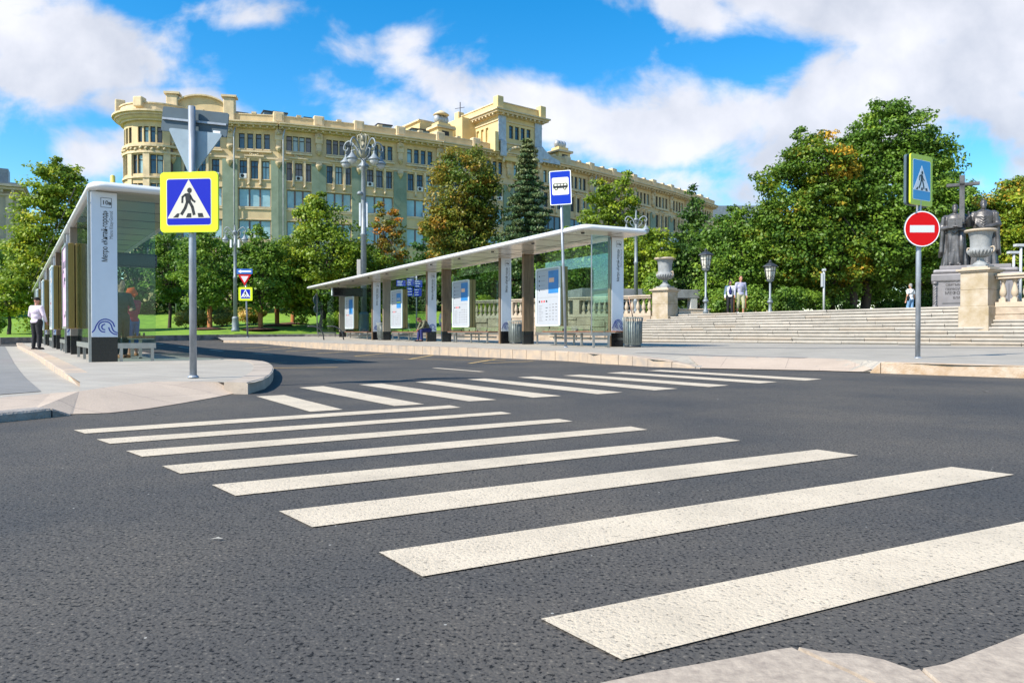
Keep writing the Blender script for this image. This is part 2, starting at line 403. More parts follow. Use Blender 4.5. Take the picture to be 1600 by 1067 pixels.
# ---------------------------------------------------------------- right platform and plaza
OUT = [(349, 530.8), (405, 532), (480, 535), (530, 537), (580, 538.6), (630, 540.3), (680, 541.8), (730, 543.4), (765, 544.8), (800, 546.3), (840, 547.7), (875, 549), (903, 550.6)]
OUTW = gl(OUT, lambda x, y: zplaza(x, y))
OUT2 = [(1018, 573.4), (1060, 574.6), (1094, 576), (1190, 578), (1287, 580), (1359, 582.5), (1480, 587), (1600, 591), (1750, 596), (2100, 607), (2600, 624)]
OUT2W = gl(OUT2, lambda x, y: 0.0)
edge = OUTW + gl([(925, 567.8), (970, 570)], lambda x, y: 0.0) + OUT2W
edge = [Vector((p.x, p.y, 0)) for p in edge]
far_right = [Vector((40, 7, 0)), Vector((40, 10, 0)), Vector((22, 14.6, 0))]
back = [Vector((14.8, 23, 0)), Vector((14, 25, 0)), Vector((7.2, 36, 0)), Vector((5, 39, 0)), Vector((3, 46.8, 0)), Vector((-2, 48, 0)), Vector((-8.5, 48.4, 0)), Vector((-13.4, 47.4, 0)), Vector((-18, 45.0, 0))]
def resample0(P, xa, xb):
    def yy(x):
        for a, b in zip(P, P[1:]):
            if a.x <= x <= b.x: return lerp(a.y, b.y, (x - a.x) / (b.x - a.x))
        return P[-1].y if x > P[-1].x else P[0].y
    return [Vector((lerp(xa, xb, k / 10), yy(lerp(xa, xb, k / 10)), 0)) for k in range(11)]
RAMPTOP = gl([(1110, 562), (1147, 560.5), (1256, 561), (1365, 562.5)], zplaza)
def hk(x):
    """height of the kerb top along the road"""
    P = [(-99, .24), (1.35, .24), (2.3, .19), (3.0, .11), (3.42, .012), (5.80, .012), (5.98, .178), (99, .178)]
    for (a, za), (b, zb) in zip(P, P[1:]):
        if a <= x <= b: return lerp(za, zb, (x - a) / (b - a))
def zfoot(x, y):
    """plaza level, dropping to the road over the ramp"""
    z = zplaza(x, y)
    if .9 < x < 6.3:
        for a, b in zip(edge, edge[1:]):
            if a.x <= x <= b.x:
                ye = lerp(a.y, b.y, (x - a.x) / (b.x - a.x)); d = min(1, max(0, (y - ye - .3) / .7)) if not 3.42 < x < 5.9 else min(1, max(0, (y - ye) / 1.0)); return lerp(min(z, hk(x)) - .003, z, d)
    return z
poly = edge + far_right + back
sheet('pavement', [(p.x, p.y) for p in poly], lambda x, y: zfoot(x, y), PAVE, .42)
rp_ = resample0([p for p in edge if 2.6 < p.x < 6.6], 3.42, 5.85)
rampp = rp_ + [Vector((p.x, p.y + 1.05, 0)) for p in reversed(rp_)]
sheet('ramp', [(p.x, p.y) for p in rampp], lambda x, y: zfoot(x, y) + .004, PINK, .3)
def band(name, pts, w, m, zf, dz=.004):
    pts = densify(pts, .5); n = len(pts); mb = MB()
    L = []
    for i in range(n):
        t = (pts[min(i + 1, n - 1)] - pts[max(i - 1, 0)]); t.z = 0; t.normalize(); L.append(Vector((-t.y, t.x, 0)) * (w / 2))
    vs = []
    for p, l in zip(pts, L):
        for q in (p - l, p + l): vs.append((q.x, q.y, zf(q.x, q.y) + dz))
    mb.add(vs, [(2 * i, 2 * i + 2, 2 * i + 3, 2 * i + 1) for i in range(n - 1)], 0)
    return structure(mb.build(name, m))
for k, (pp, ww) in enumerate([([(985, 541), (1100, 543), (1250, 544), (1420, 543.5), (1700, 543)], .55), ([(1000, 551), (1120, 556), (1260, 559)], .35)]):
    band('dark_band', gl(pp, zfoot), ww, DARKP, zfoot, .004)  # darker grey bands drawn over the plaza surface
def slab_kerb(name, pts, heights, w, m, seg=1.0, label=None):
    """row of granite kerb stones: each stone a bevelled block; pts outer top line"""
    pts = [Vector(p) for p in pts]; mb = MB(); cum = [0]
    for a, b in zip(pts, pts[1:]): cum.append(cum[-1] + (b - a).length)
    def at(s):
        for i in range(len(pts) - 1):
            if s <= cum[i + 1] + 1e-6:
                t = (s - cum[i]) / (cum[i + 1] - cum[i]); return pts[i].lerp(pts[i + 1], t), lerp(heights[i], heights[i + 1], t), (pts[i + 1] - pts[i]).normalized()
        return pts[-1], heights[-1], (pts[-1] - pts[-2]).normalized()
    s = 0
    while s < cum[-1] - .05:
        e = min(s + seg * rnd.uniform(.95, 1.05), cum[-1]); g = .006
        p, hp, tp = at(s + g); q, hq, tq = at(e - g)
        lp = Vector((-tp.y, tp.x, 0)); lq = Vector((-tq.y, tq.x, 0)); c = .014
        def ring(p, h, l, top):
            return [(p.x, p.y, top - h - .06), (p.x, p.y, top - c), (p.x + l.x * c, p.y + l.y * c, top), (p.x + l.x * w, p.y + l.y * w, top), (p.x + l.x * w, p.y + l.y * w, top - h)]
        vs = ring(p, hp, lp, p.z + hp + rnd.uniform(-.003, .003)) + ring(q, hq, lq, q.z + hq + rnd.uniform(-.003, .003))
        mb.add(vs, [(0, 5, 6, 1), (1, 6, 7, 2), (2, 7, 8, 3), (3, 8, 9, 4), (0, 1, 2, 3, 4), (9, 8, 7, 6, 5)], 0)
        s = e
    return structure(mb.build(name, m))
# platform kerb: top line OUTW; base at road
kp = [Vector((p.x, p.y, zroad(p.x, p.y) - .0)) for p in edge[:13]]
kh = [zplaza(p.x, p.y) + .006 - zroad(p.x, p.y) for p in kp]
ext = edge[13:18]
kp += [Vector((p.x, p.y, 0)) for p in edge[13:20] if p.x < 3.45]; kp = [p for p in densify(kp, .3)]; kp = [p for p in kp if p.x < 3.43]; kh = [min(hk(p.x), zplaza(p.x, p.y)) + .004 - zroad(p.x, p.y) for p in kp]
slab_kerb('platform_kerb', kp, kh, .30, KERBM, .5)
kr = gl([(1359, 582.5), (1376, 583.2), (1480, 587), (1600, 591), (1750, 596), (2100, 607), (2600, 624)], lambda x, y: 0.)
slab_kerb('kerb', [kr[0], kr[1]], [.02, .178], .3, KERBO, .2)
slab_kerb('kerb', kr[1:], [.178] * 6, .3, KERBO, 2.0)
# ---------------------------------------------------------------- left pavement, ramp and island
ISL = [(386.7, 598.4), (398, 597), (410, 593.5), (420, 588), (426, 581.5), (427.5, 576), (425, 570.5), (419, 566.5), (409, 564), (390, 562.3), (366, 561), (309, 559), (243, 553.4)]
ISLW = gl(ISL, lambda x, y: .12)
e0 = ISLW[-1]
farE = e0 + A1 * 44; farW = farE - B1 * 4.2
# lane kerb (left face of the island)
LKb = gl([(125, 597), (102, 583), (78, 568), (55, 553), (28, 540.5)], lambda x, y: .12)
isl_poly = gl([(388, 598.4), (309, 595.6), (239, 596), (197, 600.7), (124, 611)], lambda x, y: .12)
ipts = [ISLW[i] for i in range(len(ISLW))] + [farE, LKb[-1] + A1 * 14] + list(reversed(LKb)) + list(reversed(isl_poly[1:]))
sheet('island_paving', [(p.x, p.y) for p in ipts], lambda x, y: .12, PAVEL, 2.0)
slab_kerb('island_kerb', [Vector((p.x, p.y, 0)) for p in ISLW + [farE]], [.127] * 14, .28, KERBG, .75)
lk = [Vector((p.x, p.y, .0)) for p in reversed([LKb[0]] + LKb[1:] + [LKb[-1] + A1 * 14])]
slab_kerb('lane_kerb', lk, [.13] * (len(lk) - 2) + [.125, .04], .26, KERBM, .8)
RB = gl([(114, 647.6), (169, 646), (225, 640), (281, 631), (337.5, 621), (384, 611.6), (389, 609)], lambda x, y: 0.)
RT = gl([(124, 611), (197, 600.7), (239, 596), (309, 595.6), (388, 598.4)], lambda x, y: .12)
mb = MB()
def strip(mb, A, B, m=0):
    for i in range(len(A) - 1): mb.add([A[i], A[i + 1], B[i + 1], B[i]], [(0, 1, 2, 3)], m)
def resample(P, n):
    P = [Vector(p) for p in P]; cum = [0]
    for a, b in zip(P, P[1:]): cum.append(cum[-1] + (b - a).length)
    out = []
    for k in range(n):
        s = cum[-1] * k / (n - 1); i = 0
        while i < len(P) - 2 and s > cum[i + 1]: i += 1
        out.append(P[i].lerp(P[i + 1], (s - cum[i]) / (cum[i + 1] - cum[i])))
    return out
LT = gl([(-400, 627), (-100, 624), (0, 622), (67.5, 616), (124, 611)], lambda x, y: .07)
for p in LT: p.z = .075
LT[-1] = RT[0].copy()
KL = gl([(-400, 660), (-100, 652), (0, 645), (81, 636.5)], lambda x, y: .066) + [G(109, 647, .008)]
RBz = [Vector((p.x, p.y, .005)) for p in RB]
strip(mb, resample(RBz, 30), resample(RT, 30)); mb.sm = [True] * len(mb.f)
strip(mb, resample(KL, 8), resample(LT, 8)); mb.add([KL[-1], RBz[0], RT[0]], [(0, 1, 2)], 0)
structure(mb.build('ramp_slabs', PINK))
slab_kerb('kerb', gl([(-400, 690), (-100, 672), (0, 659.5), (81, 652)], lambda x, y: 0.), [.069] * 4, .2, KERBD, .62)
slab_kerb('kerb', gl([(81, 652), (112, 649.5)], lambda x, y: 0.), [.069, .01], .2, KERBD, .6)
# lower pavement left of the lane kerb
lp = [LT[0], LT[1], LT[2], LT[3], LT[4]] + [Vector((p.x, p.y, 0)) for p in LKb] + [LKb[-1] + A1 * 14, Vector((-60, 32, 0)), Vector((-60, 5, 0))]
def zlow(x, y): return lerp(.075, .03, sstep(6.5, 12, y))
sheet('lower_pavement', [(p.x, p.y) for p in lp], zlow, PAVEL, 1.0)
dk = gl([(0, 621), (64, 615.5), (40, 590), (22, 566), (8, 541), (-60, 541), (-300, 560), (-300, 623)], lambda x, y: .05)
sheet('dark_paving', [(p.x, p.y) for p in dk], lambda x, y: zlow(x, y) + .005, DARKP, 1.0)
# slab in the foreground at the bottom of the picture
SLABM = mat('worn_granite_slab', (.35, .29, .225), .85, var=.5, vscale=38, bump=.12, bscale=120, detail=12, col2=(.27, .22, .175))
for pts_, dz_ in (([(860, 1090), (930, 1067), (1010, 1050), (1130, 1029), (1215, 1013), (1238, 1010), (1330, 1051), (1500, 1140), (1700, 1300), (600, 1300)], .012),
             ([(1247, 1009.5), (1290, 1018), (1335, 1020), (1380, 1029), (1428, 1046), (1436, 1044), (1560, 1150), (1800, 1300), (1716, 1300), (1510, 1140), (1339, 1051)], .009),
             ([(1441, 1042.5), (1475, 1036), (1530, 1015), (1600, 988), (1760, 930), (2100, 1300), (1812, 1300), (1567, 1150)], .013)):
    fg = [G(u, v, dz_) for u, v in pts_]; n_ = len(fg); cx_, cy_ = sum(p.x for p in fg) / n_, sum(p.y for p in fg) / n_
    mb = MB(); ins = [Vector((p.x + (cx_ - p.x) * .012, p.y + (cy_ - p.y) * .012, 0)) for p in fg]
    vs = [(p.x, p.y, -.05) for p in fg] + [(p.x, p.y, dz_ - .006) for p in fg] + [(p.x, p.y, dz_) for p in ins]
    mb.add(vs, [(i, (i + 1) % n_, n_ + (i + 1) % n_, n_ + i) for i in range(n_)] + [(n_ + i, n_ + (i + 1) % n_, 2 * n_ + (i + 1) % n_, 2 * n_ + i) for i in range(n_)] + [tuple(2 * n_ + i for i in range(n_))])
    structure(mb.build('footway_slab', SLABM))
# ---------------------------------------------------------------- road markings
def mat_paint(name, c, wear):
    m = bpy.data.materials.new(name); m.use_nodes = True; t = m.node_tree; b = t.nodes['Principled BSDF']
    tcn = N(t, 'ShaderNodeTexCoord'); nz = N(t, 'ShaderNodeTexNoise', i_Scale=84., i_Detail=4., i_Roughness=.6); t.links.new(tcn.outputs['Object'], nz.inputs[0])
    rp = N(t, 'ShaderNodeValToRGB'); e = rp.color_ramp.elements
    e[0].position = wear; e[0].color = (c[0] * .45, c[1] * .45, c[2] * .45, 1); e[1].position = wear + .05; e[1].color = (*c, 1)
    t.links.new(nz.outputs[0], rp.inputs[0])
    n3 = N(t, 'ShaderNodeTexNoise', i_Scale=2.2, i_Detail=7., i_Roughness=.7); t.links.new(tcn.outputs['Object'], n3.inputs[0])
    k = mathn(t, 'ADD', mathn(t, 'MULTIPLY', n3.outputs[0], .75), .56, clamp=True)
    ml = N(t, 'ShaderNodeVectorMath', operation='SCALE'); t.links.new(rp.outputs[0], ml.inputs[0]); t.links.new(k, ml.inputs['Scale'])
    t.links.new(ml.outputs[0], b.inputs['Base Color']); b.inputs['Roughness'].default_value = .65
    bn = N(t, 'ShaderNodeBump', i_Strength=.6, i_Distance=.01); t.links.new(nz.outputs[0], bn.inputs['Height']); t.links.new(bn.outputs[0], b.inputs['Normal'])
    return m
WP = mat_paint('white_road_paint', (.58, .49, .365), .35); YP = mat_paint('yellow_road_paint', (.62, .42, .16), .42)
NEAR = [[(845, 966), (972, 1030), (1960, 789), (1740, 767)], [(592, 862), (660, 900), (1585, 741), (1487, 729)], [(436, 798), (488, 823), (1341, 711), (1277, 702)], [(331, 757), (368, 774), (1157, 688), (1120, 682)],
        [(253, 727.5), (282, 739.5), (1012, 671), (985, 666)], [(197, 704), (222, 713), (895, 658), (873, 654)], [(151, 686), (172, 693), (800, 646), (783, 643)], [(115, 671.5), (133, 677), (720, 636.5), (703, 633)]]
NEAR[0] = [(845, 966), (972, 1030), (1990, 777.5), (1860, 762)]
FAR = [[(400.3, 619), (484.7, 643), (536, 639.7), (444, 616.9)], [(467.5, 605.3), (616, 634), (662.8, 631.3), (505, 603)], [(560.6, 600.6), (733, 626.9), (776, 624.4), (595.6, 599)], [(648.8, 596.6), (833, 621), (877, 618.4), (680, 595)],
       [(730, 592.5), (934, 615.6), (972.5, 612.8), (758, 591.3)], [(808, 589.4), (1023, 609.7), (1059, 607), (834.7, 588)], [(879.7, 586.6), (1107.8, 604.4), (1139, 601.9), (907.8, 585)], [(948, 582.5), (1186, 598.8), (1214.7, 596.6), (973, 581)], [(1011, 579), (1258, 594.4), (1284, 592), (1033, 577.8)]]
def zpaint(x, y): return zroad(x, y) + .004
def marks(name, quads, m, line=False):
    for q in quads:
        ps = [G(u, v, .004) if not line else None for u, v in q]
        mb = MB(); mb.add([(p.x, p.y, .004) for p in ps], [(0, 1, 2, 3)], 0); structure(mb.build(name, m))
marks('crosswalk_stripe', NEAR, WP); marks('crosswalk_stripe', FAR, WP)
def lines(name, segs, w, m):
    for (a, b) in segs:
        ps = gl([a, b], zroad); band(name, [Vector((p.x, p.y, 0)) for p in ps], w, m, zroad, .004)
lines('lane_dash', [((678.4, 575), (753.4, 581)), ((500, 560), (544, 564)), ((397, 552), (425, 554)), ((328, 546.5), (349, 548.5)), ((280, 542), (295, 543.8)), ((243, 537), (256, 538))], .12, WP)
lines('yellow_line', [((631, 561), (790, 563)), ((640, 561), (677, 555)), ((733, 568), (774, 561.5)), ((755, 567.8), (833, 564.5)), ((554, 556.5), (605, 552)), ((554, 557), (640, 557.5)), ((495, 552.5), (545, 549)), ((446, 549.5), (495, 546)), ((410, 547), (455, 543.5)), ((380, 544.5), (420, 542)),
                      ((425, 567.2), (449, 566.2)), ((425, 575), (527.5, 574))], .09, YP)
# ================================================================ shelters
WHITEP = mat('white_pillar_panel', (.66, .70, .76), .35, var=.06, vscale=2)
BLACKB = mat('black_stone_base', (.012, .013, .015), .25, var=.3, vscale=30)
BROWNP = mat('brown_wood_panel', (.20, .13, .075), .5, var=.4, vscale=3, stretch=(6, 6, .6), detail=8)
GREYP = mat('taupe_metal_panel', (.27, .23, .18), .4, var=.2, vscale=2, stretch=(5, 5, .5))
ROOFW = mat('white_roof_metal', (.66, .66, .66), .28, var=.04, vscale=2, spec=.6)
SOFF = mat('cream_ceiling_panels', (.55, .50, .43), .2, var=.03, vscale=1.5, spec=.6)
SEAM = mat('dark_seam', (.05, .05, .05), .7)
STEEL = mat('brushed_steel', (.38, .37, .35), .35, metal=.7, var=.15, vscale=10)
GALV = mat('galvanised_steel', (.33, .36, .40), .45, metal=.45, var=.35, vscale=9, detail=8, stretch=(1, 1, .35))
DKMET = mat('dark_metal', (.05, .055, .06), .4, metal=.4)
OLIVE = mat('olive_bronze_casing', (.22, .18, .075), .35, metal=.3, var=.15, vscale=3)
GOLD = mat('bronze_gold_casing', (.26, .17, .045), .32, metal=.4, var=.15, vscale=3)
BLUEL = mat('blue_print', srgb(25, 50, 150), .4)
BLACKT = mat('black_print', (.012, .012, .012), .5)
GREYT = mat('grey_print', (.20, .20, .21), .5)
WOODB = mat('bench_wood', (.22, .085, .04), .5, var=.35, vscale=3, stretch=(1, 8, 8))
def mat_glass(name, tint, alpha=.2, rough=.02, refl=1.0):
    m = bpy.data.materials.new(name); m.use_nodes = True; t = m.node_tree; t.nodes.clear(); MATS[name] = m
    tr = N(t, 'ShaderNodeBsdfTransparent'); tr.inputs[0].default_value = (*tint, 1)
    gl_ = N(t, 'ShaderNodeBsdfGlossy'); gl_.inputs['Roughness'].default_value = rough; gl_.inputs[0].default_value = (.8, .84, .84, 1)
    fr = N(t, 'ShaderNodeFresnel', i_IOR=1.5); k = mathn(t, 'MULTIPLY', fr.outputs[0], refl * .5)
    k = mathn(t, 'ADD', mathn(t, 'MULTIPLY', k, .8), alpha * .1, clamp=True)
    mx_ = N(t, 'ShaderNodeMixShader'); t.links.new(k, mx_.inputs[0]); t.links.new(tr.outputs[0], mx_.inputs[1]); t.links.new(gl_.outputs[0], mx_.inputs[2])
    o = N(t, 'ShaderNodeOutputMaterial'); t.links.new(mx_.outputs[0], o.inputs[0]); return m
GLASS = mat_glass('greenish_glass', (.80, .90, .86), .1)
GLEDGE = mat('glass_edge', (.25, .45, .40), .15)
def catmull(P, n=6):
    P = [Vector(p) for p in P]; Q = [P[0] * 2 - P[1]] + P + [P[-1] * 2 - P[-2]]; out = []
    for i in range(1, len(Q) - 2):
        for k in range(n):
            t = k / n; a, b, c, d = Q[i - 1], Q[i], Q[i + 1], Q[i + 2]
            out.append(.5 * ((2 * b) + (c - a) * t + (2 * a - 5 * b + 4 * c - d) * t * t + (3 * b - a - 3 * c + d) * t ** 3))
    out.append(P[-1]); return out
def ribbon(mb, P, w, y, mi=0, th=.002):
    """flat stroke in xz at depth y, facing -y"""
    n = len(P); vs = []
    for i, p in enumerate(P):
        t = (P[min(i + 1, n - 1)] - P[max(i - 1, 0)]).normalized(); l = Vector((-t.y, t.x)) * (w / 2)
        for q in (p - l, p + l): vs += [(q.x, y - th, q.y), (q.x, y, q.y)]
    fs = []
    for i in range(n - 1):
        a = i * 4; b = a + 4; fs += [(a, b, b + 2, a + 2), (a + 1, a, b, b + 1)[::-1], (a + 2, a + 3, b + 3, b + 2)[::-1]]
    mb.add(vs, fs, mi)
STRK = [[(697, 660), (722, 628), (735, 590), (760, 545), (792, 520), (828, 512), (868, 522), (900, 550), (918, 597)],
        [(825, 655), (790, 648), (768, 622), (762, 592), (772, 562), (798, 543), (828, 538), (862, 548), (884, 576), (896, 618), (914, 648), (948, 664)],
        [(825, 630), (802, 622), (792, 600), (800, 578), (824, 567)],
        [(860, 602), (868, 632), (886, 658), (912, 676), (946, 684)]]
RX90 = Matrix.Rotation(PI / 2, 4, 'X')
def add_pillar(root, y, H, kind, code, W=.42, T=.12):
    if kind == 'white':
        p = MB().bb(0, W, y, y + T, .45, H, 0, bev=.006).build('pillar', WHITEP, root); p['label'] = 'white pillar panel with route code and wave emblem'
        MB().bb(.003, W - .003, y + .003, y + T - .003, 0, .4495, 0).build('pillar_base', BLACKB, p)
        side = MB().bb(-.045, -.001, y + .012, y + T + .01, .0, H, 0).build('side_post', BROWNP if code == 'к' else STEEL, p)
        e = MB(); s = W / 257
        for st in STRK: ribbon(e, [Vector((q.x, q.y)) for q in catmull([((a - 693) * s, .45 + (711 - b) * s, 0) for a, b in st])], .02, y - .001)
        e.build('wave_emblem', BLUEL, p)
        t = MB()
        cx, cz, h = .245 * W / .42, H - .19, .085
        for a, b in (((-h, -h), (h, -h)), ((h, -h), (h, h)), ((h, h), (-h, h)), ((-h, h), (-h, -h))):
            ribbon(t, [Vector((cx + a[0], cz + a[1])), Vector((cx + b[0], cz + b[1]))], .007, y - .001)
        text_mesh(t, '10', .105, Matrix.Translation((cx - .068, y - .002, cz - .035)) @ RX90, bold=.001)
        text_mesh(t, code, .085, Matrix.Translation((cx + .035, y - .002, cz - .035)) @ RX90, bold=.0025)
        V = Matrix.Rotation(-PI / 2, 4, 'Y') @ RX90
        text_mesh(t, 'Метро «Китай-город»', .125, Matrix.Translation((cx + .015, y - .002, H - .345 - .92)) @ V, bold=.0012, fit=.92)
        text_mesh(t, 'Metro Kitay-Gorod', .085, Matrix.Translation((cx + .105, y - .002, H - .345 - .50)) @ V, 1, fit=.5)
        t.build('lettering', [BLACKT, GREYT], p)
    else:
        p = MB().bb(0, W, y, y + T, .45, H, 0, bev=.006).build('pillar', BROWNP if kind == 'brown' else GREYP, root)
        MB().bb(.003, W - .003, y + .003, y + T - .003, 0, .4495, 0).build('pillar_base', BLACKB, p)
POSTB = mat('poster_blue', (.03, .19, .48), .35, var=.2, vscale=3); POSTW = mat('poster_paper', (.37, .39, .43), .35, var=.03, vscale=8)
POSTM = mat('poster_magenta', (.52, .22, .48), .3, var=.5, vscale=4, col2=(.75, .62, .74)); FRAMEW = mat('pale_cabinet_frame', (.60, .68, .68), .35)
POSTY = mat('poster_lime', (.55, .65, .1), .4); POSTO = mat('poster_orange', (.75, .45, .3), .4); REDT = mat('red_print', (.6, .03, .03), .4)
def cabinet(root, y0, y1, z0=.62, z1=2.5, kind='map', casing=None, x0=-.2):
    """advert/timetable cabinet facing local -x"""
    casing = casing or OLIVE
    c = MB().bb(x0 + .045, x0 + .17, y0, y1, z0, z1, 0, bev=.02).bb(x0 + .185, x0 + .31, y0, y1, z0, z1, 0, bev=.02).build('poster_cabinet', casing, root)
    f = MB(); r = .06
    pts = []
    for cx, cz, a0 in ((y1 - r, z1 - r, 0), (y0 + r, z1 - r, 90), (y0 + r, z0 + r, 180), (y1 - r, z0 + r, 270)):
        for k in range(5): a = R(a0 + k * 22.5); pts.append((cx + r * math.cos(a), cz + r * math.sin(a)))
    n = len(pts); ins = [(lerp(p[0], (y0 + y1) / 2, .09), lerp(p[1], (z0 + z1) / 2, .045)) for p in pts]
    vs = [(x0, p[0], p[1]) for p in pts] + [(x0, p[0], p[1]) for p in ins] + [(x0 + .045, p[0], p[1]) for p in pts] + [(x0 + .02, p[0], p[1]) for p in ins]
    f.add(vs, [(i, (i + 1) % n, n + (i + 1) % n, n + i) for i in range(n)] + [(i, 2 * n + i, 2 * n + (i + 1) % n, (i + 1) % n) for i in range(n)] + [(n + i, n + (i + 1) % n, 3 * n + (i + 1) % n, 3 * n + i) for i in range(n)])
    f.build('cabinet_frame', FRAMEW if kind != 'mag' else STEEL, c)
    W, H = (y1 - y0) * .90, (z1 - z0) * .945; m = MB()
    X = x0 + .021
    # u: 0..1 from left seen from the road (= larger y) , w: 0..1 up
    def q(u0, u1, w0, w1, mi, d=0): m.bb(X - .001 - d, X + .004, y1 - (y1 - y0) * .05 - W * u1, y1 - (y1 - y0) * .05 - W * u0, z0 + .05 + H * w0, z0 + .05 + H * w1, mi)
    q(0, 1, 0, 1, 2 if kind == 'mag' else 0)
    if kind == 'mag':
        rr = random.Random(3)
        for k in range(14): u_ = rr.uniform(.05, .7); v_ = rr.uniform(.1, .85); q(u_, u_ + rr.uniform(.08, .25), v_, v_ + rr.uniform(.03, .1), rr.choice([0, 2, 3]), .0008 + k * .0002)
    else:
        if kind == 'map2': q(.5, .93, .52, .93, 1, .0008); q(.52, .9, .66, .70, 5, .0016); q(.55, .85, .74, .8, 0, .0016)
        elif kind == 'map3': q(.45, .95, .45, .93, 1, .0008)
        else: q(.52, .97, .56, .97, 1, .0008); q(.55, .78, .76, .84, 4, .0016)
        for k in range(4): q(.08, .13, .62 + k * .085, .645 + k * .085, 3, .0016); q(.17, .38, .63 + k * .085, .637 + k * .085, 6, .0016)
        for k in range(4): q(.08 + k * .11, .14 + k * .11, .405, .44, (3, 7, 7, 3)[k], .0016)
        rr = random.Random(int(y0 * 10))
        for a in range(6):
            for b in range(3): u_ = .56 + b * .14; w_ = .08 + a * .055; q(u_, u_ + .07, w_, w_ + rr.uniform(.008, .02), 6, .0016)
        for a in range(11): q(.08, .08 + rr.uniform(.1, .22), .06 + a * .028, .067 + a * .028, 6, .0016)
        for a in range(5): q(.40, .40 + rr.uniform(.03, .1), .08 + a * .055, .09 + a * .055, 3, .0016)
        q(.02, .96, .49, .493, 6, .0016)
    m.build('poster', [POSTW, POSTB, POSTM, BLACKT, POSTO, POSTY, GREYT, REDT], c)
def add_bench_shape(L, root_name='bench'):
    pass
def shelter(name, label, org, A, pil, roof, H, code, zs, cabs, glass, L, mirror=False):
    rz = math.atan2(-A.x, A.y)
    t = thing(name, label, 'bus shelter', org, rz)
    for (y, k) in pil: add_pillar(t, y, H, k, code if k == 'white' else '')
    x0, x1, y0, y1 = roof
    # roof: rounded plate with soft edge
    def rr(inset, r=.28, n=6):
        P = []
        for cx, cy, a0 in ((x1 - r, y1 - r, 0), (x0 + r, y1 - r, 90), (x0 + r, y0 + r, 180), (x1 - r, y0 + r, 270)):
            for k in range(n): a = R(a0 + 90 * k / (n - 1)); P.append((cx + (r - inset) * math.cos(a), cy + (r - inset) * math.sin(a)))
        return P
    zb = H + .002; prof = [(.16, zb + .012), (.10, zb), (.02, zb + .02), (0, zb + .06), (.02, zb + .105), (.08, zb + .145), (.25, zb + .165)]
    m = MB(); n = 24; vs = []
    for ins, z in prof: vs += [(p[0], p[1], z) for p in rr(ins)]
    fs = [(j * n + i, j * n + (i + 1) % n, (j + 1) * n + (i + 1) % n, (j + 1) * n + i) for j in range(len(prof) - 1) for i in range(n)]
    m.add(vs, fs, 0, True); m.add(vs, [tuple((len(prof) - 1) * n + i for i in range(n))], 0)
    rf = m.build('roof', ROOFW, t)
    s = MB(); P = rr(.15); s.add([(p[0], p[1], zb + .011) for p in P], [tuple(range(n))[::-1]], 0)
    st = y0 + 1.2
    while st < y1 - .5: s.bb(x0 + .16, x1 - .16, st, st + .012, zb + .006, zb + .0105, 1); st += 1.36
    s.bb(-.25, -.235, y0 + .2, y1 - .2, zb + .006, zb + .0105, 1)
    s.build('ceiling', [SOFF, SEAM], rf); st = y0 + 2.9
    while st < y1 - .5: MB().bb(x0 - .003, x0 + .05, st, st + .008, zb + .035, zb + .10, 0).build('fascia_joint', SEAM, rf); st += 2.72
    k = y0 + .7
    while k < y1: MB().lathe([(.05, -.03), (.05, 0)], 10, 0, (x0 + .45, k, zb + .006)).build('downlight', DKMET, rf); k += 2.7
    for (a, b, kk) in cabs: cabinet(t, a, b, kind=kk, casing=GOLD if kk == 'mag' or kk == 'mag2' else OLIVE)
    for (xa, xb, ya, yb, zl, zh) in glass:
        g = MB().bb(min(xa, xb) - (.006 if xa == xb else 0), max(xa, xb) + (.006 if xa == xb else 0), min(ya, yb) - (.006 if ya == yb else 0), max(ya, yb) + (.006 if ya == yb else 0), zl, zh, 0).build('glass_panel', GLASS, t)
        r = MB(); hx = xa != xb
        if hx: r.bb(xa, xb, ya - .03, ya + .03, zl - .10, zl - .001, 0); [r.bb(c - .025, c + .025, ya - .025, ya + .025, 0, zl - .10, 0) for c in (xa + .06, xb - .06)]; r.bb(xa - .018, xa - .001, ya - .018, ya + .018, zl - .05, zh, 0)
        else: r.bb(xa - .03, xa + .03, ya, yb, zl - .10, zl - .001, 0); [r.bb(xa - .025, xa + .025, c - .025, c + .025, 0, zl - .10, 0) for c in (ya + .1, (ya + yb) / 2, yb - .1)]
        r.build('glass_frame', STEEL, g)
    return t
# right shelter
OR2 = Vector((2.86, 21.1, 0)); OR2.z = .24
PILR = [(0, 'white'), (5.1, 'brown'), (6.75, 'white'), (12.15, 'brown'), (13.8, 'white'), (19.9, 'taupe'), (21.6, 'white'), (28.2, 'taupe')]
shR = shelter('bus_shelter', 'long white-roofed bus shelter in the middle with open posts, timetables and benches', OR2, A2, PILR, (-1.66, .6, -1.0, 29.9), 3.14, 'к', 0,
        [(2.45, 3.95, 'map'), (9.1, 10.7, 'map'), (16.6, 18.2, 'map2'), (24.6, 26.3, 'map3')],
        [(-1.2, -.58, -.72, -.72, .42, 3.05), (.44, .44, .2, 5.0, .42, 3.05), (.44, .44, 7.0, 12.0, .42, 3.05), (.44, .44, 14.1, 19.8, .42, 3.05), (.44, .44, 21.9, 28.1, .42, 3.05), (-1.2, -.02, 28.9, 28.9, .42, 3.05)], 28)
OR1 = Vector((-7.24, 13.5, .12)) - B1 * .41
PILL = [(0, 'white'), (5.6, 'taupe'), (7.0, 'white'), (12.4, 'brown'), (14.1, 'white'), (19.5, 'taupe'), (21.2, 'white'), (26.6, 'brown'), (28.3, 'white'), (34, 'taupe'), (36, 'white'), (42, 'taupe')]
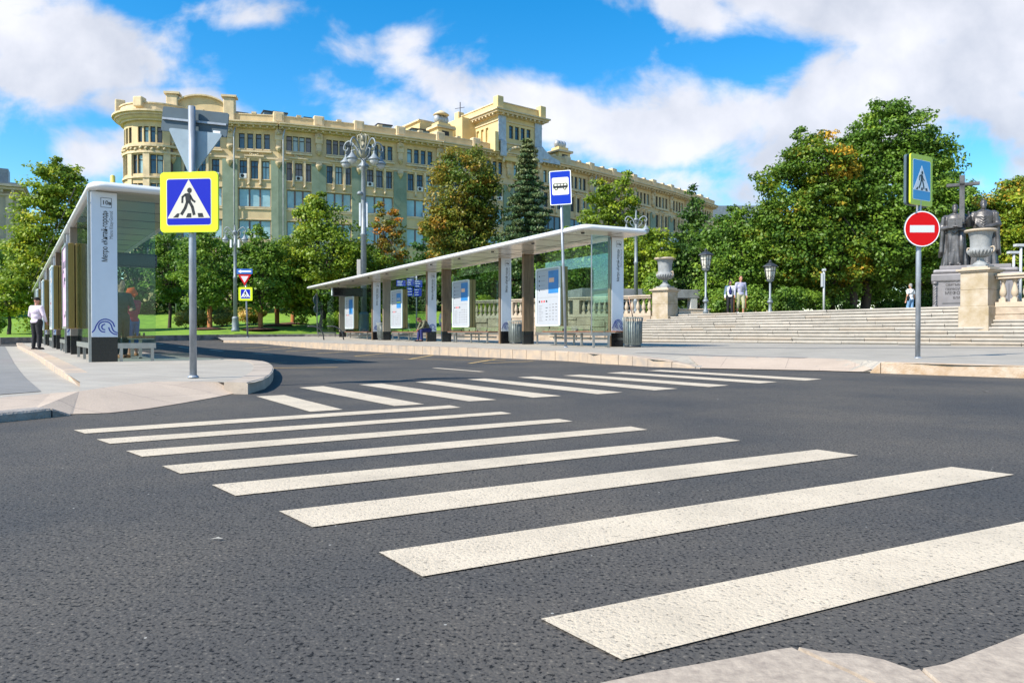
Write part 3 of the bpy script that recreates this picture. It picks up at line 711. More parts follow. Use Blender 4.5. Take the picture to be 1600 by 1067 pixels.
shL = shelter('bus_shelter', 'bus shelter on the left island with a pink poster and bronze cabinets', OR1, A1, PILL, (-.07, 1.98, -.32, 45.5), 3.08, 'в', 0,
        [(3.6, 5.1, 'mag'), (10.2, 11.8, 'mag2'), (17.4, 19.1, 'mag2'), (24.4, 26.1, 'mag2')],
        [(.42, 1.06, .06, .06, .34, 2.98), (.02, .02, .2, 3.5, .34, 2.98), (.02, .02, 7.2, 10.1, .34, 2.98), (.02, .02, 14.3, 17.3, .34, 2.98), (.02, .02, 21.4, 24.3, .34, 2.98)], 44)
KV = shL
c = MB().lathe([(.06, .0), (.06, .06), (.045, .061), (.045, .24), (.03, .262), (1e-4, .27)], 14, 0, (0, 0, 0)).build('roof_cap', mat('yellow_plastic', (.62, .50, .10), .5), shL, loc=(.16 + .25, .55, 3.24))  # yellow cylinder with a domed cap on the left shelter roof
# black passenger displays hung from the roofs
DISP = mat('display_black', (.008, .009, .012), .18, spec=.4); LED = mat('dim_led', (.25, .12, .02), .5)
def display(parent_org, A, x, y, z, W, H, label):
    rz = math.atan2(-A.x, A.y); M = Matrix.Translation(parent_org) @ Matrix.Rotation(rz, 4, 'Z'); p = M @ Vector((x, y, z))
    t = thing('information_display', label, 'display', p, rz, None)
    m = MB().bb(-W / 2, W / 2, -.07, .07, 0, H, 0, bev=.05); m.build('casing', DKMET, t)
    s = MB().bb(-W / 2 + .05, W / 2 - .05, -.076, -.0705, .05, H - .05, 0); sc = s.build('screen', DISP, t)
    w_ = MB().bb(-W / 2 - .05, -W / 2 - .002, -.06, .06, .03, H - .03, 0, bev=.02).build('end_cap', FRAMEW, t)
    h = MB(); [h.tube([(a, 0, H), (a, 0, H + .16)], .015, 6) for a in (-W / 3, W / 3)]; h.build('hanger', STEEL, t)
    return t
display(OR2, A2, -.35, 25.2, 2.5, 1.8, .5, 'black passenger display hanging under the far end of the middle shelter')
display(OR1, A1, 1.15, 4.6, 2.1, 1.25, .34, 'black passenger display hanging under the roof of the left shelter')
# ---------------------------------------------------------------- benches
def make_bench(label, L, loc, rz):
    t = thing('bench', label, 'bench', loc, rz, 'wooden waiting benches in the shelters')
    s = MB(); [s.bb(-.2 + k * .085, -.2 + k * .085 + .075, 0, L, .42, .455, 0, bev=.006) for k in range(5)]; s.build('seat', WOODB, t)
    f = MB(); f.bb(-.19, .21, .05, L - .05, .395, .4195, 0); f.bb(.16, .2, .1, L - .1, .2, .26, 0); f.build('frame', STEEL, t)
    for k in (.5, L / 2, L - .5): MB().bb(-.03, .03, k - .03, k + .03, 0, .395, 0).bb(-.18, .18, k - .03, k + .03, 0, .02, 0).build('leg', STEEL, t)
    a = MB(); [a.tube([(.1, L * q, .455), (.1, L * q, .53)], .02, 8) for q in (.2, .4, .6, .8)]; a.build('armrest', DKMET, t)
    return t
def sp_(org, A, x, y, z=0): return Matrix.Translation(org) @ Matrix.Rotation(math.atan2(-A.x, A.y), 4, 'Z') @ Vector((x, y, z))
rz2 = math.atan2(-A2.x, A2.y); rz1 = math.atan2(-A1.x, A1.y)
bR = make_bench('wooden bench in the near bay of the middle shelter, beside the near end glass', 4.0, sp_(OR2, A2, .05, -.4), rz2)
for y, lab in ((7.5, 'wooden bench between the two full timetables of the middle shelter'), (14.4, 'wooden bench of the middle shelter on which a person sits'), (22.2, 'farthest wooden bench of the middle shelter, under the black display')):
    dup(bR, sp_(OR2, A2, .05, y), rz2, lab, scale=(1, .95 if y < 20 else 1.1, 1))
dup(bR, sp_(OR1, A1, 1.0, 1.2), rz1, 'wooden bench inside the left shelter behind its end glass', scale=(1, .8, 1))
# ---------------------------------------------------------------- litter bins
BINM = mat('grey_green_bin_metal', (.23, .26, .25), .5, metal=.2, var=.2, vscale=8)
def make_bin(label, loc, w=.25, h=.84):
    t = thing('litter_bin', label, 'litter bin', loc, .4, 'ribbed grey litter bins by the white pillars')
    b = MB().lathe([(w * .82, .05), (w * .92, .06), (w * .98, h * .5), (w, h * .86)], 20, 0); b.build('body', BINM, t)
    r = MB()
    for k in range(26):
        a = 2 * PI * k / 26; r.tube([(w * 1.02 * math.cos(a), w * 1.02 * math.sin(a), h * .12), (w * 1.05 * math.cos(a), w * 1.05 * math.sin(a), h * .8), (w * 1.16 * math.cos(a), w * 1.16 * math.sin(a), h)], .009, 5)
    r.build('slats', BINM, t)
    MB().lathe([(w * 1.12, 0), (w * 1.12, .012), (w * 1.12, .03)], 20, 0, (0, 0, h - .03)).build('rim', BINM, t)
    MB().lathe([(w * .9, 0), (w * .95, .015), (w * .95, .05), (w * .8, .055)], 20, 0).build('foot', DKMET, t)
    return t
bn = make_bin('ribbed grey litter bin with a stick leaning in it, by the near white pillar', sp_(OR2, A2, .32, -.55))
dup(bn, sp_(OR2, A2, .36, 6.3), .2, 'ribbed grey litter bin in front of the second white pillar of the middle shelter')
dup(bn, sp_(OR2, A2, .30, 20.9), .2, 'ribbed grey litter bin in front of the farthest white pillar of the middle shelter', scale=1.1)
q = sp_(OR2, A2, .32, -.55)
st = MB().tube([(q.x + .05, q.y - .1, q.z + .5), (q.x - .12, q.y - .05, q.z + 1.42)], .016, 8)
st = tag(st.build('stick', mat('worn_stick', (.32, .2, .14), .7)), 'thin wooden stick standing in the near litter bin', 'stick')
# ================================================================ traffic signs
SGW = mat('sign_white', (.60, .57, .49), .4); SGW2 = mat('sign_white_cool', (.82, .84, .86), .4); SGB = mat('sign_blue', (.003, .014, .40), .5, spec=.2); SGY = mat('fluorescent_sheet', (.66, .82, .005), .4)
SGK = mat('sign_black', (.01, .01, .01), .4); SGG = mat('sign_back_grey', (.065, .10, .125), .5, metal=.1, var=.15, vscale=4); SGR = mat('sign_red', (.54, .004, .006), .5, spec=.2); SGC = mat('sign_cyan_blue', (.03, .30, .62), .35)
def rrect(w, h, r, n=5):
    P = []
    for cx, cz, a0 in ((w / 2 - r, h / 2 - r, 0), (-w / 2 + r, h / 2 - r, 90), (-w / 2 + r, -h / 2 + r, 180), (w / 2 - r, -h / 2 + r, 270)):
        for k in range(n): a = R(a0 + 90 * k / (n - 1)); P.append((cx + r * math.cos(a), cz + r * math.sin(a)))
    return P
RF = Matrix.Rotation(PI / 2, 4, 'X')     # plate drawn in xy -> stands in xz facing -y
def plate(mb, poly, d0, d1, mi): mb.prism(poly, d0, d1, mi, RF)
# local z of RF prism becomes -y: larger = nearer the viewer
def ped_symbol(mb, s, mi_tri, mi_fig, d):
    """triangle and walking figure, s = triangle side scale"""
    plate(mb, [(-.5 * s, -.36 * s), (.5 * s, -.36 * s), (0, .50 * s)], d, d + .0012, mi_tri)
    d2 = d + .0012; e = d2 + .0012
    plate(mb, [(.02 * s + .055 * s * math.cos(a), .255 * s + .060 * s * math.sin(a)) for a in [2 * PI * k / 16 for k in range(16)]], d2, e, mi_fig)
    def st(P, w):
        for a, b in zip(P, P[1:]):
            a = Vector(a) * s; b = Vector(b) * s; t = (b - a).normalized(); l = Vector((-t.y, t.x)) * w * s / 2; a = a - t * .012 * s; b = b + t * .012 * s
            plate(mb, [tuple(a - l), tuple(b - l), tuple(b + l), tuple(a + l)], d2, e, mi_fig)
    plate(mb, [tuple(Vector(p) * s) for p in ((-.085, .165), (-.05, .195), (.025, .195), (.065, .14), (.045, -.01), (-.065, -.01))], d2, e, mi_fig)
    st([(-.07, .17), (-.145, .11), (-.15, -.01)], .046); st([(.04, .13), (.09, .04), (.145, .0)], .046)
    st([(-.03, .01), (-.08, -.13), (-.17, -.27)], .066); st([(.015, .01), (.085, -.11), (.125, -.28)], .066)
    for x0 in (-.36, -.055, .235): plate(mb, [tuple(Vector(p) * s) for p in ((x0 - .01, -.342), (x0 + .115, -.342), (x0 + .115 - .03 * (x0 + .05) / .3, -.25), (x0 + .02 - .06 * (x0) / .3, -.25))], d2, e, mi_fig)
def ped_sign(parent, w, h, z, rim, blue, inner, white, y=0.0, rot=0, back=True, sc=1.0):
    b = MB(); plate(b, rrect(w, h, .05), 0.0, .03, 0)
    o = b.build('sign_plate', rim, parent, loc=(0, -.045 + y, z)); o.rotation_euler.z = rot
    m = MB(); plate(m, rrect(inner + .016, inner * h / w * 1.0 + .016, .03), .0301, .0312, 0); plate(m, rrect(inner, inner * h / w, .025), .0312, .0324, 1)
    ped_symbol(m, inner * .98 * sc, 2, 3, .0324)
    f = m.build('sign_face', [white, blue, white, SGK], o)
    return o
def pole(parent, H, r=.038, lean=(0, 0), m=None):
    mb = MB(); mb.tube([(0, 0, 0), (lean[0] * .5, lean[1] * .5, H / 2), (lean[0], lean[1], H)], r, 14)
    mb.lathe([(r * 1.6, 0), (r * 1.6, .012), (r * 1.05, .03)], 14, 0)
    return mb.build('pole', m or GALV, parent)
# 1. big crossing sign on the left island
b0 = G(302, 590, .127); px = 1150 / b0.y
t = thing('crossing_sign_post', 'large yellow-rimmed crossing sign on the left island below two grey sign backs', 'traffic sign', b0, R(-6))
pole(t, (590 - 168) / px, .04)
ped_sign(t, 94 / px, 93 / px, (590 - 318) / px, SGY, SGB, 71 / px, SGW)
bp = MB(); W_, H_ = 102 / px, 38 / px
plate(bp, rrect(W_, H_, .02), -.10, -.075, 0); bp.bb(-W_ / 2 + .01, W_ / 2 - .01, .050, .074, -.012, .012, 1); bp.bb(W_ * .29, W_ * .4, .0735, .0748, -H_ * .4, -H_ * .28, 2)
o = bp.build('sign_back', [SGG, GALV, SGW2], t, loc=(.005, .0, (590 - 189) / px)); o.rotation_euler = (0, R(5.5), R(8))
o.data.materials[0] = SGG
# backs face the camera: rails in front of the sheet
bp = MB(); s_ = 86 / px
tri = []
for cx, cz in ((-.5 * s_ + .04, .43 * s_ - .03), (.5 * s_ - .04, .43 * s_ - .03), (0, -.43 * s_ + .06)):
    pass
P3 = [(-.5 * s_, .40 * s_), (.5 * s_, .40 * s_), (0, -.46 * s_)]
def round_poly(P, r, n=4):
    out = []; m_ = len(P)
    for i in range(m_):
        p = Vector(P[i]); a = (Vector(P[i - 1]) - p).normalized(); b = (Vector(P[(i + 1) % m_]) - p).normalized()
        for k in range(n + 1):
            t_ = k / n; out.append(tuple(p + a * r * (1 - t_) ** 2 + b * r * t_ ** 2))
    return out
plate(bp, round_poly(P3, .05)[::-1], -.10, -.078, 0)
o = bp.build('sign_back', mat('pale_sign_back', (.28, .36, .42), .5, metal=.1, var=.15, vscale=4), t, loc=(.0, -.03, (590 - 238) / px)); o.rotation_euler = (0, R(6), R(8))
# 2. no entry + crossing sign on the right
b0 = G(1434, 560, .178); px = 1150 / b0.y
t = thing('no_entry_sign_post', 'red round no-entry sign below a turned crossing sign by the right-hand kerb', 'traffic sign', b0, 0)
pole(t, (560 - 250) / px, .043)
m = MB(); r = 27.5 / px
circ = lambda q, n=40: [(q * math.cos(2 * PI * k / n), q * math.sin(2 * PI * k / n)) for k in range(n)]
plate(m, circ(r + .006), .0, .02, 3); plate(m, circ(r), .02, .022, 0); plate(m, circ(r * .945), .022, .0232, 1); plate(m, [(-.69 * r, -.2 * r), (.69 * r, -.2 * r), (.69 * r, .2 * r), (-.69 * r, .2 * r)], .0232, .0245, 2)
m.build('no_entry_disc', [SGW2, SGR, mat('sign_bar', (.60, .64, .68), .35), SGG], t, loc=(.018, -.06, (560 - 359) / px))
k = MB(); a = R(31)
w_ = .70; h_ = 78 / px
o = ped_sign(t, w_, h_, (560 - 283) / px, mat('yellow_green_sheet', (.50, .62, .02), .4), SGC, w_ * .78, SGW2, rot=a, y=.0)
o.location = (.02, .0, (560 - 283) / px)
o2 = MB(); plate(o2, rrect(w_, h_, .05), -.10, -.05, 0); q = o2.build('sign_casing', SGG, t, loc=(.02, 0, (560 - 283) / px)); q.rotation_euler.z = a
# 3. bus stop sign leaning in front of the middle shelter
b0 = G(884, 543, .235); px = 1150 / b0.y
t = thing('bus_stop_sign_post', 'blue bus stop sign on a slightly leaning pole in front of the middle shelter', 'traffic sign', b0, 0)
pole(t, (543 - 280) / px, .04, (-8.3 / px, 0)); m = MB(); w_, h_ = 33.5 / px, 53 / px
plate(m, rrect(w_, h_, .03), 0, .02, 0); plate(m, rrect(w_ * .93, h_ * .955, .025), .02, .0212, 1)
S = w_
plate(m, [(x, y + h_ * .045) for x, y in rrect(w_ * .78, h_ * .51, .04)], .0212, .0224, 2)
bus = [(-.33, -.07), (.32, -.07), (.345, .0), (.325, .13), (.29, .155), (-.29, .155), (-.325, .13), (-.345, .02)]
plate(m, [(x * S, y * S + h_ * .03) for x, y in bus], .0224, .0236, 3)
for x0 in (-.28, -.13, .02, .17): plate(m, [(x0 * S, .045 * S + h_ * .03), ((x0 + .11) * S, .045 * S + h_ * .03), ((x0 + .11) * S, .12 * S + h_ * .03), (x0 * S, .12 * S + h_ * .03)], .0236, .0248, 2)
for x0 in (-.2, .2):
    plate(m, [(x0 * S + .075 * S * c, -.085 * S + .075 * S * s + h_ * .03) for c, s in circ(1, 16)], .0236, .0248, 3)
    plate(m, [(x0 * S + .035 * S * c, -.085 * S + .035 * S * s + h_ * .03) for c, s in circ(1, 14)], .0248, .026, 2)
o = m.build('sign_plate', [SGW2, mat('stop_sign_blue', (.003, .035, .42), .5, spec=.2), mat('sign_cream', (.74, .74, .60), .4), SGK], t, loc=(-8.6 / px, -.062, (543 - 295) / px)); o.rotation_euler = (0, R(-2), R(-10))
# 4. give way group at the far tip of the platform
b0 = G(387, 527.5, .40); px = 1150 / b0.y
t = thing('give_way_sign_post', 'distant pole with arrow, give-way triangle and small crossing sign beside twin-armed lamp', 'traffic sign', b0, 0)
pole(t, (527.5 - 421) / px, .04, (-.1, 0))
ped_sign(t, 21.5 / px, 21 / px, (527.5 - 459.5) / px, SGY, SGB, 14.5 / px, SGW2).location.x = -.07
m = MB(); s_ = 20.5 / px; plate(m, [(-.5 * s_, .42 * s_), (0, -.42 * s_), (.5 * s_, .42 * s_)], 0, .03, 0); plate(m, [(-.30 * s_, .30 * s_), (0, -.2 * s_), (.30 * s_, .30 * s_)], .03, .032, 1)
m.build('give_way_triangle', [SGR, mat('pink_white', (.70, .62, .64), .4)], t, loc=(-.10, -.07, (527.5 - 438) / px))
m = MB(); w_, h_ = 24.5 / px, 8 / px; plate(m, rrect(w_, h_, .03), 0, .03, 0); plate(m, [(x * w_, y * h_) for x, y in ((.42, -.14), (.42, .14), (-.22, .14), (-.22, .34), (-.42, 0), (-.22, -.34), (-.22, -.14))], .03, .032, 1)
m.build('arrow_plate', [mat('arrow_blue', (.03, .12, .42), .4), SGW2], t, loc=(-.10, -.07, (527.5 - 424.5) / px))
# 5. thin sign pole seen edge-on beyond the shelter, and metal hoop barrier
b0 = G(500, 528, .27); px = 1150 / b0.y
t = thing('side_sign_post', 'thin pole with two signs seen edge-on beyond the far end of the middle shelter', 'traffic sign', b0, 0)
MB().tube([(0, 0, 0), (-.18, 0, .7), (-.25, 0, 3.0)], .04, 8).build('pole', DKMET, t)
for z_, r_ in ((2.55, .34), (1.95, .28)):
    m = MB(); plate(m, circ(r_, 20), 0, .02, 0); o = m.build('sign_disc', SGG, t, loc=(-.25, -.05, z_)); o.rotation_euler.z = R(72)
t = thing('hoop_barrier', 'pair of curved dark metal hoops past the far end of the middle shelter', 'barrier', G(515, 531, .24), .2)
for x in (-.3, .75): MB().tube(catmull([(x, 0, 0), (x - .1, 0, .45), (x - .45, .1, .72), (x - .9, .2, .74)], 4), .035, 8).build('hoop', DKMET, t)
# 6. blue direction boards beyond the middle shelter
b0 = PD(651, 516, 47); px = 1150 / 47
t = thing('direction_sign_post', 'cluster of blue direction boards on a pole seen through the middle shelter', 'direction sign', (b0.x, 47, .75), 0)
MB().tube([(0, 0, 0), (0, 0, 3.9)], .05, 8).tube([(.0, 0, 3.4), (-1.3, 0, 3.4)], .04, 6).build('pole', GALV, t)
rr_ = random.Random(4)
for (u0, u1, v0, v1) in ((620, 634, 438.5, 447.5), (636, 647, 436, 447), (636, 645, 449, 463), (648, 660, 438, 449.5), (647, 659, 451, 463)):
    m = MB(); x0, x1 = (u0 - 651) / px, (u1 - 651) / px; z0, z1 = (519 - v1) / px + CAMH - .75, (519 - v0) / px + CAMH - .75
    m.bb(x0, x1, -.09, -.06, z0, z1, 0)
    for k in range(3):
        zz = lerp(z0, z1, (k + .6) / 3.2); m.bb(x0 + .06, lerp(x0, x1, rr_.uniform(.55, .9)), -.094, -.0901, zz - .02, zz + .02, 1)
    m.build('direction_board', [mat('board_blue', (.012, .035, .42), .4), SGW2], t)
# ================================================================ main building
CREAM = mat('cream_stucco', (.57, .44, .245), .85, var=.3, vscale=.9, bump=.2, bscale=12, col2=(.49, .375, .21), detail=11, stretch=(1, 1, .35))
CREAM2 = mat('pale_cream_trim', (.63, .50, .31), .8, var=.22, vscale=1.5, detail=9)
CREAMY = mat('yellow_stucco', (.64, .50, .24), .85, var=.15, vscale=.8, detail=9)
GREEN = mat('sage_green_tiles', (.20, .255, .18), .7, var=.22, vscale=1.2, col2=(.16, .21, .14), detail=9)
FRAMEB = mat('dark_window_frame', (.035, .03, .028), .5); FRAMEP = mat('mauve_brown_frame', (.16, .105, .09), .55)
PANED = mat('dark_window_glass', (.05, .085, .11), .08, spec=.9, var=.6, vscale=.55, coord='Object', detail=2)
CURT = mat('pale_curtained_glass', (.30, .47, .50), .12, spec=.8, var=.22, vscale=.8, detail=3)
ROOFG = mat('grey_roof_metal', (.17, .21, .24), .5, metal=.3, var=.2, vscale=2); ZINC = mat('zinc_trim', (.42, .44, .46), .45, metal=.3, var=.25, vscale=2)
ACW = mat('ac_white', (.62, .62, .60), .5)
NW = {'n': 0}
REST = MB()     # far windows past the first hundred
def frame_M(o, dx, nx_):    # o origin, dx along-facade unit, nx_ outward normal
    return Matrix(((dx.x, -nx_.x, 0, o.x), (dx.y, -nx_.y, 0, o.y), (0, 0, 1, o.z), (0, 0, 0, 1)))
def window(root, M, x0, x1, z0, z1, style):
    """local: x along the wall, y into the wall, z up"""
    rec = .22; fr = FRAMEP if style == 'triple' else FRAMEB
    f = MB(); t = .07
    f.bb(x0, x1, rec - .05, rec + .03, z0, z0 + t, 0, M); f.bb(x0, x1, rec - .05, rec + .03, z1 - t, z1, 0, M)
    f.bb(x0, x0 + t, rec - .05, rec + .03, z0 + t, z1 - t, 0, M); f.bb(x1 - t, x1, rec - .05, rec + .03, z0 + t, z1 - t, 0, M)
    w_, h_ = x1 - x0, z1 - z0
    if style == 'triple':
        for k in (1, 2): x = lerp(x0, x1, k / 3); f.bb(x - .09, x + .09, rec - .06, rec + .03, z0 + t, z1 - t, 0, M)
        if rnd.random() < .6: x = lerp(x0, x1, .4 + .3 * rnd.random()); f.bb(x, x + .9, rec - .04, rec + .02, z0 + .5, z0 + .55, 0, M)
    elif style == 'mid':
        f.bb(x0 + t, x1 - t, rec - .04, rec + .02, z0 + h_ * .66, z0 + h_ * .70, 0, M); f.bb((x0 + x1) / 2 - .03, (x0 + x1) / 2 + .03, rec - .04, rec + .02, z0 + t, z1 - t, 0, M)
    else: f.bb(x0 + t, x1 - t, rec - .04, rec + .02, z0 + h_ * .70, z0 + h_ * .75, 0, M)
    NW['n'] += 1
    tgt = f if NW['n'] <= 96 else REST
    if NW['n'] <= 96:
        o = f.build('window', fr, root)
        p = MB().bb(x0 + t, x1 - t, rec + .005, rec + .015, z0 + t, z1 - t, 0, M).build('pane', CURT if style == 'triple' or rnd.random() < .15 else PANED, o)
        s_ = MB(); s_.bb(x0 - .05, x1 + .05, -.12, rec - .06, z0 - .12, z0 - .001, 0, M); s_.build('sill', CREAM2, o)
        if style in ('mid', 'triple') and rnd.random() < .28:
            a = MB(); xa = lerp(x0 + .45, x1 - .45, rnd.random()) if w_ > 1.2 else (x0 + x1) / 2; a.bb(xa - .38, xa + .38, -.16, .12, z0 + .04, z0 + .56, 0, M, bev=.02)
            a.lathe([(.19, 0), (.19, .012)], 12, 1, M=M @ Matrix.Translation((xa - .07, -.16, z0 + .3)) @ Matrix.Rotation(PI / 2, 4, 'X')); a.build('air_conditioner', [ACW, FRAMEB], o)
    else:
        o_ = len(REST.v); REST.add(f.v, f.f, 0); REST.bb(x0 + t, x1 - t, rec + .005, rec + .015, z0 + t, z1 - t, 1 if rnd.random() < .8 else 2, M)
def wall_with_holes(mb, M, x0, x1, z0, z1, holes, mi=0, depth=.4, y0=0.0):
    """wall slab on local y 0..depth with rectangular holes, built from pieces that butt"""
    zs = sorted(set([z0, z1] + [h[2] for h in holes] + [h[3] for h in holes]))
    for a, b in zip(zs, zs[1:]):
        hs = sorted([h for h in holes if h[2] <= a + 1e-6 and h[3] >= b - 1e-6]); x = x0
        for h in hs:
            if h[0] > x + 1e-6: mb.bb(x, h[0], y0, y0 + depth, a, b, mi, M)
            x = h[1]
        if x1 > x + 1e-6: mb.bb(x, x1, y0, y0 + depth, a, b, mi, M)
ZR = {'r5': (21.15, 22.85), 'r4': (17.8, 19.85), 'r3': (14.7, 16.75), 'r2': (11.1, 13.2), 'r1': (6.8, 9.3), 'cor': 24.0}
bld = thing('office_building', 'long cream and sage-green historic office building with a rounded corner and a roof tower', 'building', (-8, 92, 0))
def local(o): o.location = (8, -92, 0); return o
class Sub:     # parts built in world coordinates under the building's origin
    pass
origB = MB.build
def bbuild(mb, name, mats, parent=None):
    o = mb.build(name, mats, parent)
    if parent is bld: o.location = (8, -92, 0)
    return o
WALL = MB(); TRIM = MB(); GRN = MB(); BACK = MB(); ORN = MB()
class WinRoot: pass
def bay(P, Q, rows=True, pil=.8, first=False, detail=1):
    """one bay of the facade from P to Q (xy)"""
    d = (Q - P); L = d.length; dx = d.normalized(); nx_ = Vector((dx.y, -dx.x, 0)); M = frame_M(P, dx, nx_)
    a, b = pil, L - pil; W_ = b - a; holes = []; wins = []
    n5 = 4; ww = W_ / n5
    for k in range(n5): c = a + ww * (k + .5); wins.append((c - .31, c + .31, *ZR['r5'], 'top'))
    ww = W_ / 3
    for k in range(3): c = a + ww * (k + .5); wins.append((c - .40, c + .40, *ZR['r4'], 'mid'))
    wins.append((a + .08, b - .08, *ZR['r3'], 'triple')); wins.append((a + .08, b - .08, *ZR['r2'], 'triple')); wins.append((a + .3, b - .3, *ZR['r1'], 'triple'))
    holes = [(w_[0], w_[1], w_[2], w_[3]) for w_ in wins]
    wall_with_holes(WALL, M, 0, L, 0, ZR['cor'], holes)
    BACK.bb(0, L, .42, .5, 0, ZR['cor'] - .3, 0, M)
    for w_ in wins:
        o0 = len(bld.children); window(bld, M, *w_)
    # pilasters
    for x0, x1 in ((0, pil), (L - pil, L)):
        GRN.bb(x0, x1, -.16, -.002, 5.2, 19.9, 0, M)
    TRIM.bb(0, L, -.2, -.002, 0, 5.19, 0, M)
    # floor bands between pilasters
    for z in (ZR['r3'][0] - .3, ZR['r2'][0] - .32): TRIM.bb(a, b, -.10, -.002, z, z + .16, 0, M)
    for z in (ZR['r3'][1] + .05, ZR['r2'][1] + .05): TRIM.bb(a, b, -.07, -.002, z, z + .10, 0, M)
    # entablature bands
    TRIM.bb(0, L, -.12, -.002, 20.05, 20.25, 0, M)
    TRIM.bb(a - .05, b + .05, -.26, -.002, 20.75, 20.95, 0, M)
    TRIM.bb(a, a + W_ * .0 + .001, -.1, -.002, 20, 20.1, 0, M)
    c = L / 2
    TRIM.bb(c - 1.05, c + 1.05, -.3, -.121, 20.26, 20.42, 0, M)
    for s_ in (-.62, .62): TRIM.bb(c + s_ - .11, c + s_ + .11, -.22, -.003, 17.3, 20.04, 0, M); ORN.lathe([(.14, 0), (.18, .12), (.05, .3)], 8, 0, M=M @ Matrix.Translation((c + s_, -.2, 17.05)))
    ORN.box((c, -.1, 20.5), (.9, .16, .2), 0, 0, M)
    for k in range(5): ORN.sphere((c - .42 + k * .21, -.14, 20.52 + .1 * math.cos(k * 1.3)), (.13, .1, .14), 0, M, 8, 5)
    for z in (17.45,): TRIM.bb(a, b, -.16, -.1205 if False else -.002, z, z + .14, 0, M) if False else None
    # bracket and drop over each pilaster
    for x0 in ((0,) if not first else (0,)):
        TRIM.bb(x0 - .42, x0 + .42, -.30, -.003, 22.2, 23.35, 0, M, bev=.05); TRIM.bb(x0 - .3, x0 + .3, -.4, -.31, 22.8, 23.35, 0, M, bev=.04)
        TRIM.bb(x0 - .28, x0 + .28, -.24, -.003, 21.3, 22.19, 0, M); ORN.lathe([(.05, -.35), (.2, -.1), (.33, .1), (.33, .25)], 8, 0, M=M @ Matrix.Translation((x0, -.18, 21.15)))
        TRIM.bb(x0 - .34, x0 + .34, -.26, -.161, 19.75, 20.04, 0, M); ORN.lathe([(.05, -.55), (.22, -.25), (.36, 0), (.38, .12)], 8, 0, M=M @ Matrix.Translation((x0, -.2, 19.62)))
        ORN.lathe([(.22, 0), (.22, .08)], 12, 0, M=M @ Matrix.Translation((x0, -.39, 23.0)) @ Matrix.Rotation(PI / 2, 4, 'X'))
    # cornice in three steps and parapet
    TRIM.bb(0, L, -.45, -.002, 23.4, 23.62, 0, M); TRIM.bb(0, L, -.95, -.002, 23.63, 23.86, 0, M); TRIM.bb(0, L, -1.15, -.1, 23.87, 24.02, 0, M)
    nden = int(L / .7)
    for k in range(nden): x = (k + .5) * L / nden; TRIM.bb(x - .1, x + .1, -.8, -.46, 23.42, 23.6, 0, M)
    WALL.bb(0, L, -.3, .3, 24.03, 24.85, 0, M); TRIM.bb(0, L, -.36, .36, 24.86, 24.98, 0, M)
    TRIM.bb(-.6, .6, -.45, .4, 24.03, 25.35, 0, M, bev=.12); TRIM.bb(-.35, .35, -.5, -.451, 24.3, 25.1, 0, M)
    TRIM.bb(L / 2 - .25, L / 2 + .25, -.4, .36, 24.985, 25.2, 0, M)
# facade line through measured points
KN = [(-39.0, 80.9), (-37.2, 81.1), (-31.4, 82.2), (-26.3, 83.2), (-22.2, 84.8), (-18.0, 86.6), (-13.5, 88.9), (-9.0, 91.4), (-4.7, 94.2), (-.5, 97.2), (3.6, 100.4), (7.6, 104.0), (11.4, 107.8), (15.2, 111.6), (19.0, 115.6), (22.8, 119.7), (26.6, 123.8), (30.2, 128.2), (33.8, 132.6), (37.4, 137.2)]
KN = [Vector((x, y, 0)) for x, y in KN]
for i in range(1, len(KN) - 1): bay(KN[i], KN[i + 1])
# body of the building behind the facade
top = ZR['cor'] + .3
depthv = Vector((-.35, 1, 0)).normalized() * 22
body = MB()
for i in range(1, len(KN) - 1):
    P, Q = KN[i], KN[i + 1]; n_ = Vector((-(Q - P).y, (Q - P).x, 0)).normalized()
    off = n_ * .55; P2, Q2 = P + off, Q + off
    body.prism([(P2.x, P2.y), (Q2.x, Q2.y), (Q2.x + depthv.x, Q2.y + depthv.y), (P2.x + depthv.x, P2.y + depthv.y)], 0, top, 0)
# rounded corner turret
tc_ = Vector((-39.6, 83.4, 0)); RT_ = 3.75
NSEG = 22; angs = [R(-51 - k * 10.5) for k in range(NSEG)]
tw = MB()
for k in range(NSEG - 1):
    a0, a1 = angs[k + 1], angs[k]
    P = tc_ + Vector((math.cos(a0), math.sin(a0), 0)) * RT_; Q = tc_ + Vector((math.cos(a1), math.sin(a1), 0)) * RT_
    d = Q - P; L = d.length; dx = d.normalized(); nx_ = Vector((dx.y, -dx.x, 0)); M = frame_M(P, dx, nx_)
    wins = []
    if k % 5 in (1, 2, 3, 4) and k < 17: wins.append((.08, L - .1, *ZR['r5'], 'top'))
    wl = []
    for rname in ('r4', 'r3', 'r2', 'r1'):
        if k % 3 in (1, 2) and k < 17: wl.append((.03 if k % 3 == 1 else 0.0 + .04, L - .03, *ZR[rname], 'top'))
    wins += wl
    wall_with_holes(WALL, M, 0, L, 0, ZR['cor'] + .6, [(w_[0], w_[1], w_[2], w_[3]) for w_ in wins])
    for w_ in wins: window(bld, M, *w_)
    if k % 3 == 0 or k >= 17: GRN.bb(0, L, -.08, -.002, 5.2, 17.0, 0, M) if k >= 17 else TRIM.bb(0, L, -.12, -.002, 5.2, 20, 0, M)
BACK.lathe([(RT_ - .42, 0), (RT_ - .42, 24.4)], 24, 0, tc_)
lt = lambda r0, r1, z0, z1: TRIM.lathe([(r0, z0), (r1, z0), (r1, z1), (r0, z1)], 40, 0, tc_, smooth=False)
